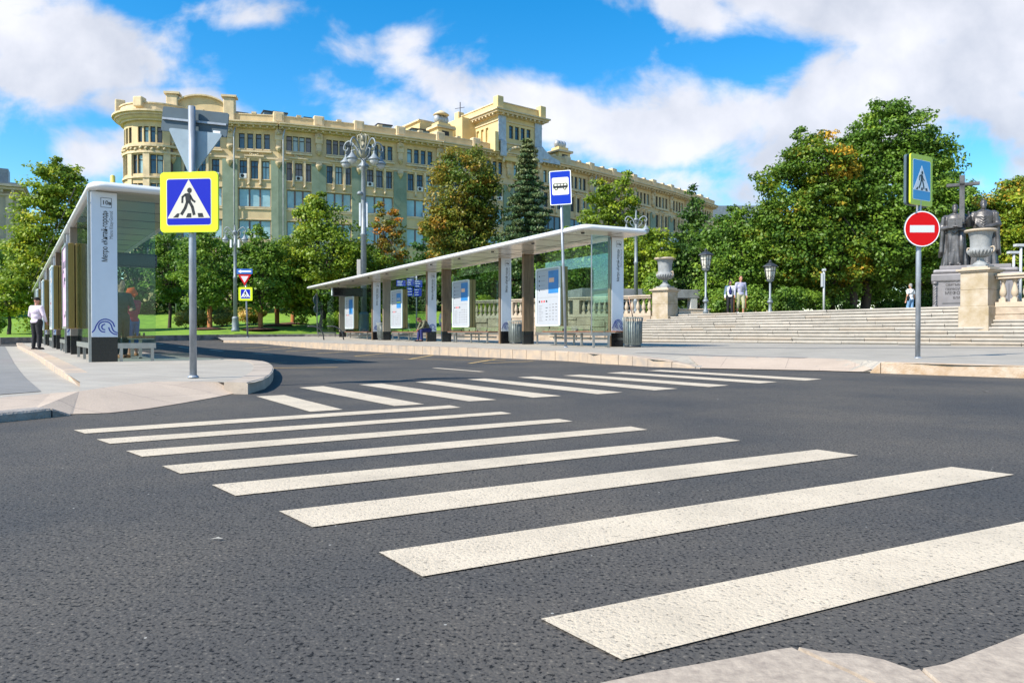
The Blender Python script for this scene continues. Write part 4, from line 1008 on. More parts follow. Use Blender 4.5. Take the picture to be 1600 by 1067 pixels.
for r1, z0, z1 in ((3.93, 20.0, 20.25), (3.97, 20.7, 20.95), (3.95, 14.2, 14.45), (3.95, 17.3, 17.5), (3.95, 10.6, 10.85), (4.1, 23.45, 23.62), (4.7, 23.95, 24.2), (4.95, 24.21, 24.4), (4.15, 24.41, 25.2), (4.25, 25.21, 25.35)): lt(3.6, r1, z0, z1)
TRIM.lathe([(4.1, 23.62), (4.6, 23.94)], 40, 0, tc_)
TRIM.lathe([(0.01, 25.3), (3.8, 25.19)], 30, 0, tc_)
for k in range(26):
    a = R(-60 - k * 9); ORN.sphere((tc_.x + 3.85 * math.cos(a), tc_.y + 3.85 * math.sin(a), 20.47 + .1 * math.sin(k * 2.1)), (.2, .2, .2), 0, None, 7, 5)
for an in (-95, -150, -200): a = R(an); TRIM.box((tc_.x + 4.1 * math.cos(a), tc_.y + 4.1 * math.sin(a), 25.3), (1.0, 1.0, 1.7 if an != -95 else 1.1), 0, a, bev=.12)
# bay between turret and first pilaster with arched gable
P, Q = KN[1], KN[2]; d = Q - P; L = d.length; dx = d.normalized(); nx_ = Vector((dx.y, -dx.x, 0)); M = frame_M(P, dx, nx_)
arc = [(L * (.5 - .5 * math.cos(PI * k / 16)), 24.9 + 1.75 * math.sin(PI * k / 16)) for k in range(17)]
WALL.prism([(x, z) for x, z in [(0, 24.03)] + arc + [(L, 24.03)]][::-1], -.35, .12, 0, M @ Matrix.Rotation(PI / 2, 4, 'X'))
for (x0, z0), (x1, z1) in zip(arc, arc[1:]): TRIM.add([M @ Vector(p) for p in ((x0, -.45, z0), (x1, -.45, z1), (x1, .5, z1), (x0, .5, z0), (x0, -.45, z0 + .16), (x1, -.45, z1 + .16), (x1, .5, z1 + .16), (x0, .5, z0 + .16))], [(0, 1, 5, 4), (4, 5, 6, 7), (2, 3, 7, 6), (1, 0, 3, 2)], 0)
for x in (0, L): TRIM.bb(x - .6, x + .6, -.55, .5, 24.05, 26.6, 0, M, bev=.1); TRIM.bb(x - .8, x + .8, -.7, .6, 26.62, 26.85, 0, M)
# roof tower
TWZ = 29.0; TWp = Vector((-1.75, 95.2, 0)); tdx = Vector((.79, .62, 0)).normalized(); tnx = Vector((tdx.y, -tdx.x, 0)); Mt = frame_M(TWp, tdx, tnx)
TW = MB(); TG = MB(); LT_, DT_ = 7.2, 9.0
hw = [(1.75 + k * .98, 2.45 + k * .98, 25.9, 27.6) for k in range(4)]
wall_with_holes(TW, Mt, 0, LT_, 23.0, TWZ, hw, 0, .4)
for h in hw: window(bld, Mt, *h, 'top')
BACK.bb(0.42, LT_ - .42, .42, .5, 23.2, 28.8, 0, Mt)
Ml = frame_M(TWp + Vector((-tnx.x, -tnx.y, 0)) * DT_, tnx, Vector((-tdx.x, -tdx.y, 0)))
hl = [(2.0 + k * 1.05, 2.6 + k * 1.05, 25.6, 27.5) for k in range(5)]
wall_with_holes(TW, Ml, 0, DT_ - .401, 23.0, TWZ, hl, 0, .4); TW.bb(1.5, 7.6, .25, .39, 25.4, 27.7, 0, Ml)
TW.bb(LT_ - .4, LT_, .41, DT_, 23, TWZ, 0, Mt); TW.bb(0, LT_, DT_ - .4, DT_ - .01, 23, TWZ, 0, Mt) if False else TW.bb(.41, LT_ - .41, DT_ - .4, DT_, 23, TWZ, 0, Mt)
for k, (e, z0, z1) in enumerate(((.12, 25.15, 25.35), (.12, 27.95, 28.1), (.3, 28.62, 28.85), (.75, 28.86, 29.1), (.95, 29.11, 29.3))): TRIM.bb(-e, LT_ + e, -e, DT_ + e, z0, z1, 0, Mt)
for k in range(10): TRIM.bb(.2 + k * .75, .45 + k * .75, -.7, -.31, 28.64, 28.84, 0, Mt)
for k in range(12): TRIM.bb(-.7, -.31, .2 + k * .75, .45 + k * .75, 28.64, 28.84, 0, Mt)
TW.bb(0, LT_, 0, DT_, 29.31, 30.3, 0, Mt); TRIM.bb(-.1, LT_ + .1, -.1, DT_ + .1, 30.31, 30.45, 0, Mt)
for x, y in ((0, 0), (LT_, 0), (0, DT_)): TW.bb(x - .5, x + .5, y - .5, y + .5, 29.32, 31.0, 0, Mt, bev=.1)
ZN = MB()
for x0 in (-.05, LT_ - 1.15): ZN.bb(x0, x0 + 1.2, -.14, -.003, 25.4, 28.6, 0, Mt); ZN.bb(x0 + .1, x0 + 1.1, -.5, -.141, 23.3, 25.5, 0, Mt, bev=.15)
# arch under tower windows, gable volutes
arc = [(LT_ / 2 + 3.0 * math.cos(PI * k / 14), 22.6 + 2.3 * math.sin(PI * k / 14)) for k in range(15)]
for (x0, z0), (x1, z1) in zip(arc, arc[1:]): TRIM.tube([Mt @ Vector((x0, -.3, z0)), Mt @ Vector((x1, -.3, z1))], .17, 6)
for s_ in (1,):
    vol = [(LT_ + .01, 25.6), (LT_ + .5, 25.2), (LT_ + 1.6, 24.5), (LT_ + 3.2, 24.1), (LT_ + 3.2, 23.6), (LT_, 23.6)]
    ZN.prism(vol, -.2, .3, 0, Mt @ Matrix.Rotation(PI / 2, 4, 'X'))
vol = [(DT_ - 4.0, 25.2 - 1.4), (DT_ - 1.8, 24.6), (DT_ - .8, 25.8), (DT_ - .5, 26.3), (DT_ + .5, 26.3), (DT_ + .5, 23.8)]
TW.prism(vol, .35, .9, 0, Ml @ Matrix.Rotation(PI / 2, 4, 'X'))
# attic blocks left of the tower and small domed kiosks
def blk(c, dx_, w_, d_, z0, z1, mi_mb, bev=.0):
    nn = Vector((dx_.y, -dx_.x, 0)); M = frame_M(c, dx_, nn); mi_mb.bb(0, w_, 0, d_, z0, z1, 0, M, bev=bev); return M
blk(Vector((-11.9, 96.0, 0)), tdx, 7.5, 8, 23.5, 28.1, TW); blk(Vector((-12.1, 95.8, 0)), tdx, 7.9, 8.3, 28.11, 28.3, TRIM); blk(Vector((-11.9, 95.2, 0)), tdx, 1.1, 1.2, 23.5, 27.6, TW)
blk(Vector((-6.6, 98.0, 0)), tdx, 4, 7, 23.5, 29.2, TW)
for c0, zt in ((Vector((-9.2, 91.8, 0)), 27.0), (Vector((6.6, 104.0, 0)), 27.0)):
    M = blk(c0, tdx, 2.2, 2.0, 24.03, zt - .9, TW, .06); TRIM.bb(-.3, 2.5, -.3, 2.3, zt - .89, zt - .6, 0, M); TW.bb(.2, 2.0, .2, 1.8, zt - .59, zt - .1, 0, M)
    BACK.bb(.6, 1.6, -.06, -.003, 24.3, zt - 1.2, 0, M); TRIM.bb(-1.0, -.01, .3, 1.6, 24.03, 25.3, 0, M, bev=.2)
    for dx2 in (-.55, 0, .55): ZN.lathe([(.28, 0), (.42, .25), (.5, .55), (.42, .9), (.2, 1.05), (1e-4, 1.1)], 10, 0, M=M @ Matrix.Translation((1.1 + dx2, 1.0, zt - .1)))
    if c0.x < 0: TRIM.lathe([(.95, 0), (1.05, .08), (.5, .45), (1e-4, .7)], 12, 0, M=M @ Matrix.Translation((1.1, 1.0, zt + .95)))
# roof boxes
RB_ = MB()
for u, v0, v1, D, w_ in ((412, 183, 194, 85, .9), (436, 180, 196, 86, 1.5), (480, 187, 199, 88, .9), (377, 180, 186, 85, 1.2), (420, 178, 192, 86, 1.3), (598, 199, 212, 92, 1.7), (652, 207, 217, 96, 2.2), (668, 209, 220, 97, 1.6)):
    p = PD(u, v1 + 12, D); q_ = PD(u, v0, D); RB_.box((p.x, p.y, (p.z + q_.z) / 2), (w_, w_, q_.z - p.z), 0, .5); RB_.box((p.x, p.y, q_.z + .08), (w_ * 1.15, w_ * 1.15, .14), 1, .5)
ant = PD(719, 160, 101); RB_.tube([(ant.x, ant.y, 28), (ant.x, ant.y, ant.z)], .06, 6, 1); RB_.tube([(ant.x - .7, ant.y, ant.z - .9), (ant.x + .6, ant.y, ant.z - .7)], .04, 5, 1)
TRIM.add(ORN.v, ORN.f, 1, True)
for mb_, nm, mt in ((WALL, 'wall', CREAM), (TRIM, 'facade_moulding', [CREAM2, mat('carved_stucco', (.52, .42, .25), .85, var=.3, vscale=3)]), (GRN, 'pilaster_cladding', GREEN), (BACK, 'inner_wall', mat('dark_interior', (.03, .03, .03), .9)), 
                    (body, 'rear_block', CREAM), (TW, 'tower', CREAMY), (RB_, 'roof_vent', [mat('vent_blue_grey', (.14, .22, .27), .5), FRAMEB])):
    bbuild(mb_, nm, mt, bld)
for o in ZN.build_loose('zinc_ornament', ZINC, bld): o.location = (8, -92, 0)
if REST.v: o = bbuild(REST, 'far_windows', [FRAMEB, PANED, CURT], bld); o['kind'] = 'stuff'
for ch in bld.children:
    if ch.name.startswith('window'): ch.location = (8, -92, 0)
dp = MB()
for i in (2, 3, 7, 12): 
    P = KN[i]; n_ = Vector(((KN[i + 1] - P).y, -(KN[i + 1] - P).x, 0)).normalized() * .35; dp.tube([(P.x + n_.x + .5, P.y + n_.y, 0), (P.x + n_.x + .5, P.y + n_.y, 22.6), (P.x + n_.x * .9 + .7, P.y + n_.y * 1.1, 23.4)], .09, 6)
bbuild(dp, 'drainpipe', ZINC, bld)
# ---------------------------------------------------------------- building at the far left
BG = mat('grey_beige_stucco', (.36, .33, .29), .85, var=.2, vscale=.7, detail=8)
b2 = thing('corner_building', 'pale beige stucco building at the left edge behind the trees', 'building', (-61.7, 92, 0)); m = MB()
Mq = Matrix.Translation((-16, -4, 0)) @ Matrix.Rotation(R(30), 4, 'Z')
hs = [(k * 3.6 + 1.2, k * 3.6 + 2.6, z, z + 2.4) for k in range(4) for z in (5, 9.5, 14)]
wall_with_holes(m, Mq, 0, 15.6, 0, 19.6, hs, 0, .5); m.bb(0, 15.6, .51, 14, 0, 19.5, 0, Mq)
tr = MB(); 
for z, e in ((18.2, .25), (19.0, .7), (19.35, 1.0), (12.4, .2), (7.9, .2)): tr.bb(-e, 15.6 + e, -e, -.002, z, z + .3, 0, Mq); tr.bb(15.602, 15.6 + e, -.001, 14, z, z + .3, 0, Mq)
for k in range(5): tr.bb(k * 3.6 - .1, k * 3.6 + .7, -.18, -.003, 0, 18.15, 0, Mq)
for k in range(14): tr.bb(k * 1.15, k * 1.15 + .3, -.6, -.26, 18.6, 18.98, 0, Mq)
m.build('wall', BG, b2); tr.build('facade_moulding', mat('pale_trim', (.44, .40, .34), .85, var=.2, vscale=1), b2)
for h in hs:
    f = MB(); f.bb(h[0], h[1], .28, .34, h[2], h[3], 0, Mq).bb((h[0] + h[1]) / 2 - .05, (h[0] + h[1]) / 2 + .05, .24, .279, h[2], h[3], 1, Mq).bb(h[0], h[1], .24, .2795 - .0006, h[2] + 1.6, h[2] + 1.7, 1, Mq) if False else f.bb(h[0], h[1], .28, .34, h[2], h[3], 0, Mq).bb((h[0] + h[1]) / 2 - .05, (h[0] + h[1]) / 2 + .05, .24, .279, h[2], h[3], 1, Mq)
    f.build('window', [PANED, FRAMEP], b2)
r_ = MB(); r_.bb(-.6, 16.2, -.6, 14, 19.66, 19.9, 0, Mq);  r_.bb(12.5, 14.5, 1.5, 4, 19.91, 22.0, 0, Mq)
r_.build('roof', ROOFG, b2)
# small house end seen past the right of the long building
b3 = thing('far_house', 'distant beige house with grey roof beyond the end of the long building', 'building', (46, 160, 0)); m = MB()
m.bb(-6, 12, 0, 10, 0, 25.2, 0); m.build('wall', CREAM, b3); MB().prism([(-6.5, 25.21), (12.5, 25.21), (8, 28), (-2, 28)], -10.4, .4, 0, RX90).bb(-4, -2.8, 3, 4, 26, 29.5, 0).build('roof', ROOFG, b3)
# ================================================================ stairs, balustrades, urns
STN = [mat('step_stone_%s' % n, c, .85, var=.16, vscale=3.2, bump=.2, bscale=30, detail=9) for n, c in (('grey', (.345, .315, .27)), ('pale', (.40, .365, .315)), ('warm', (.36, .31, .25)), ('rusty', (.34, .25, .17)))]
SAND = mat('sandstone', (.41, .345, .275), .85, var=.35, vscale=2.4, bump=.3, bscale=25, col2=(.40, .32, .22), detail=9)
SANDG = mat('weathered_sandstone', (.37, .315, .25), .88, var=.5, vscale=2.2, bump=.4, bscale=20, col2=(.30, .23, .13), detail=10)
RUB = mat('rough_rubble_stone', (.38, .31, .23), .9, var=.5, vscale=2.0, bump=1.0, bscale=7, col2=(.26, .20, .15), detail=10)
URN = mat('grey_urn_stone', (.27, .28, .28), .8, var=.35, vscale=3, bump=.3, bscale=25, detail=8)
NS = 11
TL, TR = Vector((7.3, 36.8, 1.5)), Vector((14.6, 23.3, 1.5)); BL, BR = Vector((3.8, 29.5, .26)), Vector((16.1, 20.2, .33))
BL.z = zplaza(BL.x, BL.y); BR.z = zplaza(BR.x, BR.y)
stair = thing('stone_staircase', 'wide flight of worn stone steps rising from the pavement to the park terrace', 'staircase', (0, 0, 0))
for k in range(NS):
    f0, f1 = k / NS, (k + 1) / NS
    a, b = BL.lerp(TL, f0), BR.lerp(TR, f0); a2, b2_ = BL.lerp(TL, f1), BR.lerp(TR, f1)
    m = MB(); s = 0; Ls = (b - a).length; off = rnd.uniform(0, 1)
    cuts = [0]; 
    while cuts[-1] < 1: cuts.append(min(1, cuts[-1] + rnd.uniform(.9, 2.2) / Ls))
    for c0, c1 in zip(cuts, cuts[1:]):
        g = .006 / Ls; dz = rnd.uniform(-.008, .006); dd = rnd.uniform(-.02, .02)
        p = [a.lerp(b, c0 + g), a.lerp(b, c1 - g), a2.lerp(b2_, c1 - g), a2.lerp(b2_, c0 + g)]
        nrm = Vector((-(b - a).y, (b - a).x, 0)).normalized(); 
        for q in (0, 1): p[q] = p[q] + nrm * dd
        for q in (2, 3): p[q] = p[q] + nrm * .25
        tz = [a2.lerp(b2_, c).z + dz for c in (c0, c1)]; bz = [a.lerp(b, c).z - .15 for c in (c0, c1)]
        e = .018; rc = .035; th = .055      # tread slab overhangs the riser
        q0, q1 = p[0] + nrm * rc, p[1] + nrm * rc
        vs = [(q0.x, q0.y, bz[0]), (q1.x, q1.y, bz[1]), (p[2].x, p[2].y, bz[1]), (p[3].x, p[3].y, bz[0])]
        vs += [(p[0].x, p[0].y, tz[0] - e), (p[1].x, p[1].y, tz[1] - e), (p[2].x, p[2].y, tz[1]), (p[3].x, p[3].y, tz[0]), (p[0].x + nrm.x * e, p[0].y + nrm.y * e, tz[0]), (p[1].x + nrm.x * e, p[1].y + nrm.y * e, tz[1])]
        vs += [(p[0].x, p[0].y, tz[0] - th), (p[1].x, p[1].y, tz[1] - th), (q0.x, q0.y, tz[0] - th), (q1.x, q1.y, tz[1] - th)]
        mi = rnd.choices([0, 1, 2, 3], [8, 1.8, 1.8, .15 if k else 1.5])[0]
        m.add(vs, [(0, 1, 13, 12), (12, 13, 11, 10), (10, 11, 5, 4), (4, 5, 9, 8), (8, 9, 6, 7), (1, 2, 6, 9, 5, 11, 13), (3, 0, 12, 10, 4, 8, 7)], mi)
    m.build('step', STN, stair)
terr = [(7.3, 36.8), (14.6, 23.3), (15.1, 22.7), (24.8, 9.8), (90, 9.8), (90, 120), (-3, 120), (-3, 43.2), (6.9, 35.8)]
sheet('park_terrace', terr, lambda x, y: 1.496, mat('terrace_gravel', (.26, .24, .17), .95, var=.4, vscale=.8, bump=.4, bscale=20), 12)
BALP = [(.085, 0), (.085, .10), (.075, .12), (.05, .15), (.06, .17), (.088, .22), (.10, .28), (.095, .34), (.07, .44), (.045, .53), (.04, .58), (.06, .61), (.06, .64), (.075, .65), (.075, .70)]
_bal = {}
def balustrade(name, label, P, Q, zb, n, zbot, post_at=(), group=None):
    d = Q - P; L = d.length; rz = math.atan2(d.y, d.x); t = thing(name, label, 'balustrade', (P.x, P.y, 0), rz)
    m = MB(); m.bb(0, L, -.20, .20, zb, zb + .16, 0, bev=.015); m.build('plinth', SAND, t)
    m = MB(); m.bb(0, L, -.17, .17, zb + .865, zb + .94, 0, bev=.015); m.bb(0, L, -.22, .22, zb + .945, zb + 1.03, 0, bev=.025); m.build('handrail', SAND, t)
    # rough wall below
    m = MB(); rr = random.Random(5); x = 0
    zt = zb - .004
    cols = int(L / .8)
    for i in range(cols):
        x0, x1 = i * L / cols, (i + 1) * L / cols; z = zbot
        while z < zt - .05:
            z1 = min(zt, z + rr.uniform(.22, .42)); j = rr.uniform(-.05, .05) if i % 2 else 0
            if zt - z1 < .12: z1 = zt
            m.bb(x0 + .012 + (j if i else 0), x1 - .012, -.17 - rr.uniform(0, .07), .1, z + .008, z1 - .004, 0, bev=.02); z = z1
    m.bb(0, L, -.14, .16, zbot, zt, 0); m.build('rubble_wall', RUB, t)
    if 'b' not in _bal:
        b = MB().lathe(BALP, 14, 0); b.bb(-.09, .09, -.09, .09, -.001, .095, 0); _bal['b'] = b
    base = None
    for k in range(n):
        x = (k + .5) * L / n
        if any(abs(x - q) < .28 for q in post_at): continue
        if base is None: base = _bal['b'].build('baluster', SAND, t); o = base
        else: o = base.copy(); C.objects.link(o); o.parent = t
        o.location = (x, 0, zb + .162)
    for q in post_at: MB().bb(q - .19, q + .19, -.19, .19, zb + .161, zb + .864, 0, bev=.01).build('pier', SAND, t)
    return t
LBp, LBq = Vector((6.75, 35.4, 0)), Vector((-2.6, 42.2, 0))
balustrade('stone_balustrade', 'left stone balustrade running behind the middle shelter to the planted urn', LBq, LBp, 1.42, 38, .2, (3.2, 7.4))
RBp, RBq = Vector((15.0, 22.75, 0)), Vector((24.6, 9.65, 0))
tR = balustrade('stone_balustrade', 'right stone balustrade above a rough wall, starting at the urn in front of the monument', RBp, RBq, 1.42, 52, .1, ())
def urn_pedestal(label, loc, rz, w, h, hu, ru, ulabel, plant=True):
    t = thing('stone_pedestal', label, 'pedestal', loc, rz); w2 = w / 2
    MB().bb(-w2, w2, -w2, w2, 0, h * .42, 0, bev=.012).bb(-w2, w2, -w2, w2, h * .42 + .004, h * .86, 0, bev=.012).build('shaft', SANDG, t)
    MB().bb(-w2 * 1.12, w2 * 1.12, -w2 * 1.12, w2 * 1.12, h * .861, h * .9, 0, bev=.012).bb(-w2 * 1.25, w2 * 1.25, -w2 * 1.25, w2 * 1.25, h * .901, h * .95, 0, bev=.015).bb(-w2 * .95, w2 * .95, -w2 * .95, w2 * .95, h * .951, h, 0, bev=.01).build('cap', SAND, t)
    MB().bb(-w2 * 1.1, w2 * 1.1, -w2 * 1.1, w2 * 1.1, -1.3, -.001, 0, bev=.02).build('footing', SANDG, t)
    g = thing('garden_urn', ulabel, 'urn', (loc[0], loc[1], loc[2] + h + .001), rz)
    s = hu; b = MB(); b.bb(-ru * .62, ru * .62, -ru * .62, ru * .62, 0, .05 * s, 0)
    b.lathe([(ru * .55, .05 * s), (ru * .5, .08 * s), (ru * .25, .16 * s), (ru * .2, .24 * s), (ru * .28, .27 * s)], 24, 0); b.build('foot', URN, g)
    bo = MB(); bo.lathe([(ru * .25, .271 * s), (ru * .55, .31 * s), (ru * .74, .38 * s), (ru * .78, .44 * s), (ru * .74, .47 * s), (ru * .66, .49 * s), (ru * .64, .55 * s), (ru * .66, .75 * s), (ru * .74, .9 * s), (ru * .82, .93 * s)], 28, 0)
    for k in range(22):
        a = 2 * PI * k / 22; bo.tube([(ru * q * math.cos(a + i * .05), ru * q * math.sin(a + i * .05), z * s) for i, (q, z) in enumerate(((.35, .285), (.6, .32), (.78, .39), (.80, .45)))], ru * .055, 5)
    bo.build('bowl', URN, g)
    r = MB().lathe([(ru * .80, .931 * s), (ru * 1.0, .95 * s), (ru * 1.02, .975 * s), (ru * .98, 1.0 * s), (ru * .8, .99 * s), (ru * .75, .95 * s), (.01, .94 * s)], 28, 0); r.build('rim', SAND, g)
    for sg in (-1, 1):
        h_ = MB(); h_.tube(catmull([(sg * ru * .66, 0, .52 * s), (sg * ru * .86, 0, .53 * s), (sg * ru * .88, 0, .42 * s), (sg * ru * .7, 0, .37 * s)], 4), ru * .05, 6); h_.build('handle', SAND, g)
    return g
urn_pedestal('square sandstone pedestal at the left end of the steps', (7.25, 34.9, 1.42), R(-45), .86, 1.33, 1.42, .5, 'stone garden urn with green plants on the left pedestal')
urn_pedestal('square stained sandstone pedestal in front of the monument', (14.62, 23.0, 1.46), R(-57), .80, 1.22, 1.17, .44, 'empty grey stone urn with pale rim in front of the monument')
w_ = thing('low_wall', 'low stone wall running right from the left urn pedestal', 'wall', (7.9, 35.2, 1.45), R(5)); MB().bb(0, 1.5, -.2, .2, 0, .27, 0, bev=.015).build('wall_body', SAND, w_); MB().bb(-.0, 1.55, -.24, .24, .271, .33, 0, bev=.01).build('coping', SAND, w_)
# underpass pavilion behind the left balustrade
CONC = mat('grey_concrete', (.26, .27, .27), .8, var=.3, vscale=1.5, detail=8)
t = thing('underpass_pavilion', 'grey flat-roofed concrete pavilion with dark louvres behind the left balustrade', 'pavilion', (5.3, 42, 1.5), R(14))
MB().bb(-1.4, 6.0, 0, 5, 1.15, 1.65, 0, bev=.03).build('roof', CONC, t)
MB().bb(-1.2, 1.9, .3, 4.5, 0, 1.149, 0).build('wall', mat('dark_wall', (.04, .045, .045), .7), t)
m = MB(); [m.bb(-1.2, 1.8, .2, .29, .1 + k * .27, .17 + k * .27, 0) for k in range(4)]; m.build('louvre', mat('louvre_grey', (.40, .42, .43), .5), t)
[MB().bb(*q_, 0, 1.149, 0).build('column', mat('pale_concrete', (.5, .5, .48), .7), t) for q_ in ((-1.38, -1.205, .02, .5), (5.4, 5.8, .02, .5), (3, 3.3, 3, 4.4))]
# ================================================================ lamps
LAMPM = mat('grey_lamp_paint', (.22, .25, .27), .5, metal=.15, var=.2, vscale=4); GLOBE = mat('milky_glass', (.42, .43, .43), .2, var=.1, vscale=8)
def hang_head(root, x, y, z, s=1.0, curl=True):
    o = MB().lathe([(.04 * s, .62 * s), (.07 * s, .55 * s), (.10 * s, .52 * s), (.07 * s, .47 * s), (.11 * s, .40 * s), (.22 * s, .24 * s), (.36 * s, .10 * s), (.38 * s, .04 * s), (.36 * s, 0)], 18, 0, (x, y, z)).build('lamp_shade', LAMPM, root)
    MB().lathe([(.31 * s, -.002), (.29 * s, -.12 * s), (.20 * s, -.26 * s), (.02, -.34 * s)], 16, 0, (x, y, z)).build('globe', GLOBE, o)
def street_lamp(label, loc, H, arms, ra, s, rz=0, w=.14, dz=1.5):
    t = thing('street_lamp', label, 'street lamp', loc, rz)
    MB().lathe([(w * 2.6, 0), (w * 2.6, .12), (w * 2.1, .2), (w * 2.2, .9 * s), (w * 1.9, 1.3 * s), (w * 2.1, 1.36 * s), (w * 2.1, 1.5 * s), (w * 1.35, 1.62 * s)], 16, 0).build('base', LAMPM, t)
    p = MB().lathe([(w * 1.3, 1.621 * s), (w * 1.15, H * .5), (w * 1.35, H * .5 + .02), (w * 1.35, H * .5 + .12), (w * 1.1, H * .5 + .15), (w * .9, H - dz - .6), (w * 1.15, H - dz - .57), (w * 1.15, H - dz - .42), (w * .9, H - dz - .38), (w * .8, H - dz + .1)], 14, 0); p.build('post', LAMPM, t)
    for k in range(arms):
        a = 2 * PI * k / arms + .3 * (arms > 2); c, s_ = math.cos(a), math.sin(a); z0 = H - dz
        P = [(.05 * c, .05 * s_, z0), (ra * .35 * c, ra * .35 * s_, z0 + .45 * ra + .1), (ra * .75 * c, ra * .75 * s_, z0 + .95 * ra), (ra * 1.02 * c, ra * 1.02 * s_, z0 + .85 * ra), (ra * 1.12 * c, ra * 1.12 * s_, z0 + .55 * ra), (ra * .95 * c, ra * .95 * s_, z0 + .45 * ra), (ra * .86 * c, ra * .86 * s_, z0 + .6 * ra)]
        am = MB().tube(catmull(P, 5), .055 * s, 7); am.tube([(ra * c, ra * s_, z0 + .45 * ra), (ra * c, ra * s_, z0 + .45 * ra - .25 * s)], .03 * s, 6)
        am.tube(catmull([(.1 * c, .1 * s_, z0 - .1), (ra * .5 * c, ra * .5 * s_, z0 + .1 * ra), (ra * .62 * c, ra * .62 * s_, z0 + .42 * ra), (ra * .45 * c, ra * .45 * s_, z0 + .5 * ra)], 5), .035 * s, 6)
        am.build('arm', LAMPM, t); hang_head(t, ra * c, ra * s_, z0 + .45 * ra - .85 * s, s)
    if arms > 2:
        f = MB(); f.sphere((0, 0, H - .25), (.22, .22, .25)); f.lathe([(w, H - dz), (w * 1.8, H - dz + .4), (w * .8, H - .4)], 12, 0)
        for k in range(6): a = k * PI / 3; f.tube(catmull([(0, 0, H - dz + .2), (.28 * math.cos(a), .28 * math.sin(a), H - .7), (.36 * math.cos(a), .36 * math.sin(a), H - .15), (.2 * math.cos(a), .2 * math.sin(a), H)], 4), .045, 6)
        f.build('finial', mat('gilded_grey', (.30, .28, .20), .5, var=.3, vscale=6), t)
    else: MB().lathe([(w, H - dz + .1), (w * .6, H - dz * .4), (w * .3, H), (.01, H + .05)], 10, 0).sphere((0, 0, H - dz * .6), (w * 1.5, w * 1.5, w * 1.2)).build('finial', LAMPM, t)
    return t
D = 47; px = 1150 / D; p = PD(568.5, 519, D); zb = .42
t = street_lamp('tall grey ornate street lamp with several hanging lanterns behind the middle shelter', (p.x, D, zb), (519 - 212) / px + CAMH - zb, 5, 1.15, .95, .2, .15)
MB().bb(-.25, .25, -.16, .05, 7.0, 7.0, 0) if False else None
H_ = (519 - 212) / px + CAMH - zb
sp2 = MB(); sp2.bb(-.28, -.16, -.1, .1, H_ * .545, H_ * .66, 0, bev=.02); sp2.bb(.14, .27, -.1, .1, H_ * .54, H_ * .665, 0, bev=.02); sp2.build('antenna_box', mat('white_plastic', (.68, .70, .72), .45), t)
MB().lathe([(.2, 0), (.17, .14), (.08, .22)], 12, 0, (-.22, -.15, H_ * .70)).build('camera', LAMPM, t)
MB().bb(-.42, -.18, -.12, .1, H_ * .27, H_ * .38, 0, bev=.02).build('control_box', mat('cream_box', (.5, .46, .4), .5), t)
D = 47.5; px = 1150 / D; p = PD(368, 519, D); zb = .7
t = street_lamp('smaller grey twin-armed street lamp on the lawn edge at left centre', (p.x, D, zb), (519 - 353) / px + CAMH - zb, 2, .62, .6, 0, .10, .7)
MB().bb(-.3, -.2, -.1, .1, 5.4, 5.9, 0).bb(.2, .3, -.1, .1, 5.4, 5.9, 0).build('loudspeaker', mat('white_plastic2', (.68, .70, .72), .45), t)
D = 40; px = 1150 / D; p = PD(993.5, 519, D)
street_lamp('grey twin-armed street lamp just right of the middle shelter roof', (p.x, D, 1.5), (519 - 330) / px + CAMH - 1.5, 2, .52, .6, R(-10), .085, .8)
D = 62; px = 1150 / D; p = PD(1047, 519, D)
street_lamp('distant twin-armed street lamp seen above the left garden urn', (p.x, D, 1.5), (519 - 366) / px + CAMH - 1.5, 2, .8, .8, R(30), .09, 1.1)
LANM = mat('black_iron', (.05, .055, .06), .5, metal=.4); LANG = mat('lantern_glass', (.60, .58, .50), .25, var=.25, vscale=7)
def lantern(label, u, vb, vt, D):
    px = 1150 / D; p = PD(u, 519, D); z0 = 1.5; H = (519 - vt) / px + CAMH - z0; t = thing('lantern_post', label, 'lantern', (p.x, D, z0), .3, 'iron lantern posts above the steps')
    q = MB().lathe([(.12, 0), (.12, .15), (.07, .25), (.06, .7), (.09, .75), (.05, .8), (.045, H - .95)], 10, 0); q.sphere((0, 0, .62), (.14, .14, .1)); q.lathe([(.02, 0), (.16, .08), (.2, .12)], 6, 0, (0, 0, H - 1.05)); q.build('post', mat('grey_iron', (.22, .25, .27), .5, metal=.3), t)
    g = MB(); n = 6; zb_, zt_ = H - .9, H - .28
    g.lathe([(.19, zb_), (.29, zt_)], n, 0, smooth=False); g = g.build('lantern_glass', LANG, t)
    f = MB()
    for k in range(n):
        a = 2 * PI * k / n; b_ = 2 * PI * (k + 1) / n; c0 = (.195 * math.cos(a), .195 * math.sin(a), zb_); c1 = (.3 * math.cos(a), .3 * math.sin(a), zt_); d0 = (.195 * math.cos(b_), .195 * math.sin(b_), zb_); d1 = (.3 * math.cos(b_), .3 * math.sin(b_), zt_)
        f.tube([c0, c1], .018, 5); f.tube([c0, d0], .02, 5); f.tube([c1, d1], .02, 5)
        mid = lambda a_, b2, t_: tuple(Vector(a_).lerp(Vector(b2), t_))
        f.tube([mid(c0, c1, .66), mid(d0, d1, .66)], .012, 4); f.tube([mid(c0, d0, .5), mid(c1, d1, .5)], .012, 4)
        f.tube([mid(c0, c1, .05), mid(mid(c0, d0, .5), mid(c1, d1, .5), .35), mid(d0, d1, .05)], .010, 4)
    f.lathe([(.40, zt_), (.38, zt_ + .03), (.2, zt_ + .14), (.07, zt_ + .2), (.09, zt_ + .25), (.01, zt_ + .34)], n, 0, smooth=False); f.build('lantern_frame', LANM, t)
lantern('iron lantern on a slim post, the one left of the walking couple', 1102.5, 485, 390, 34.5)
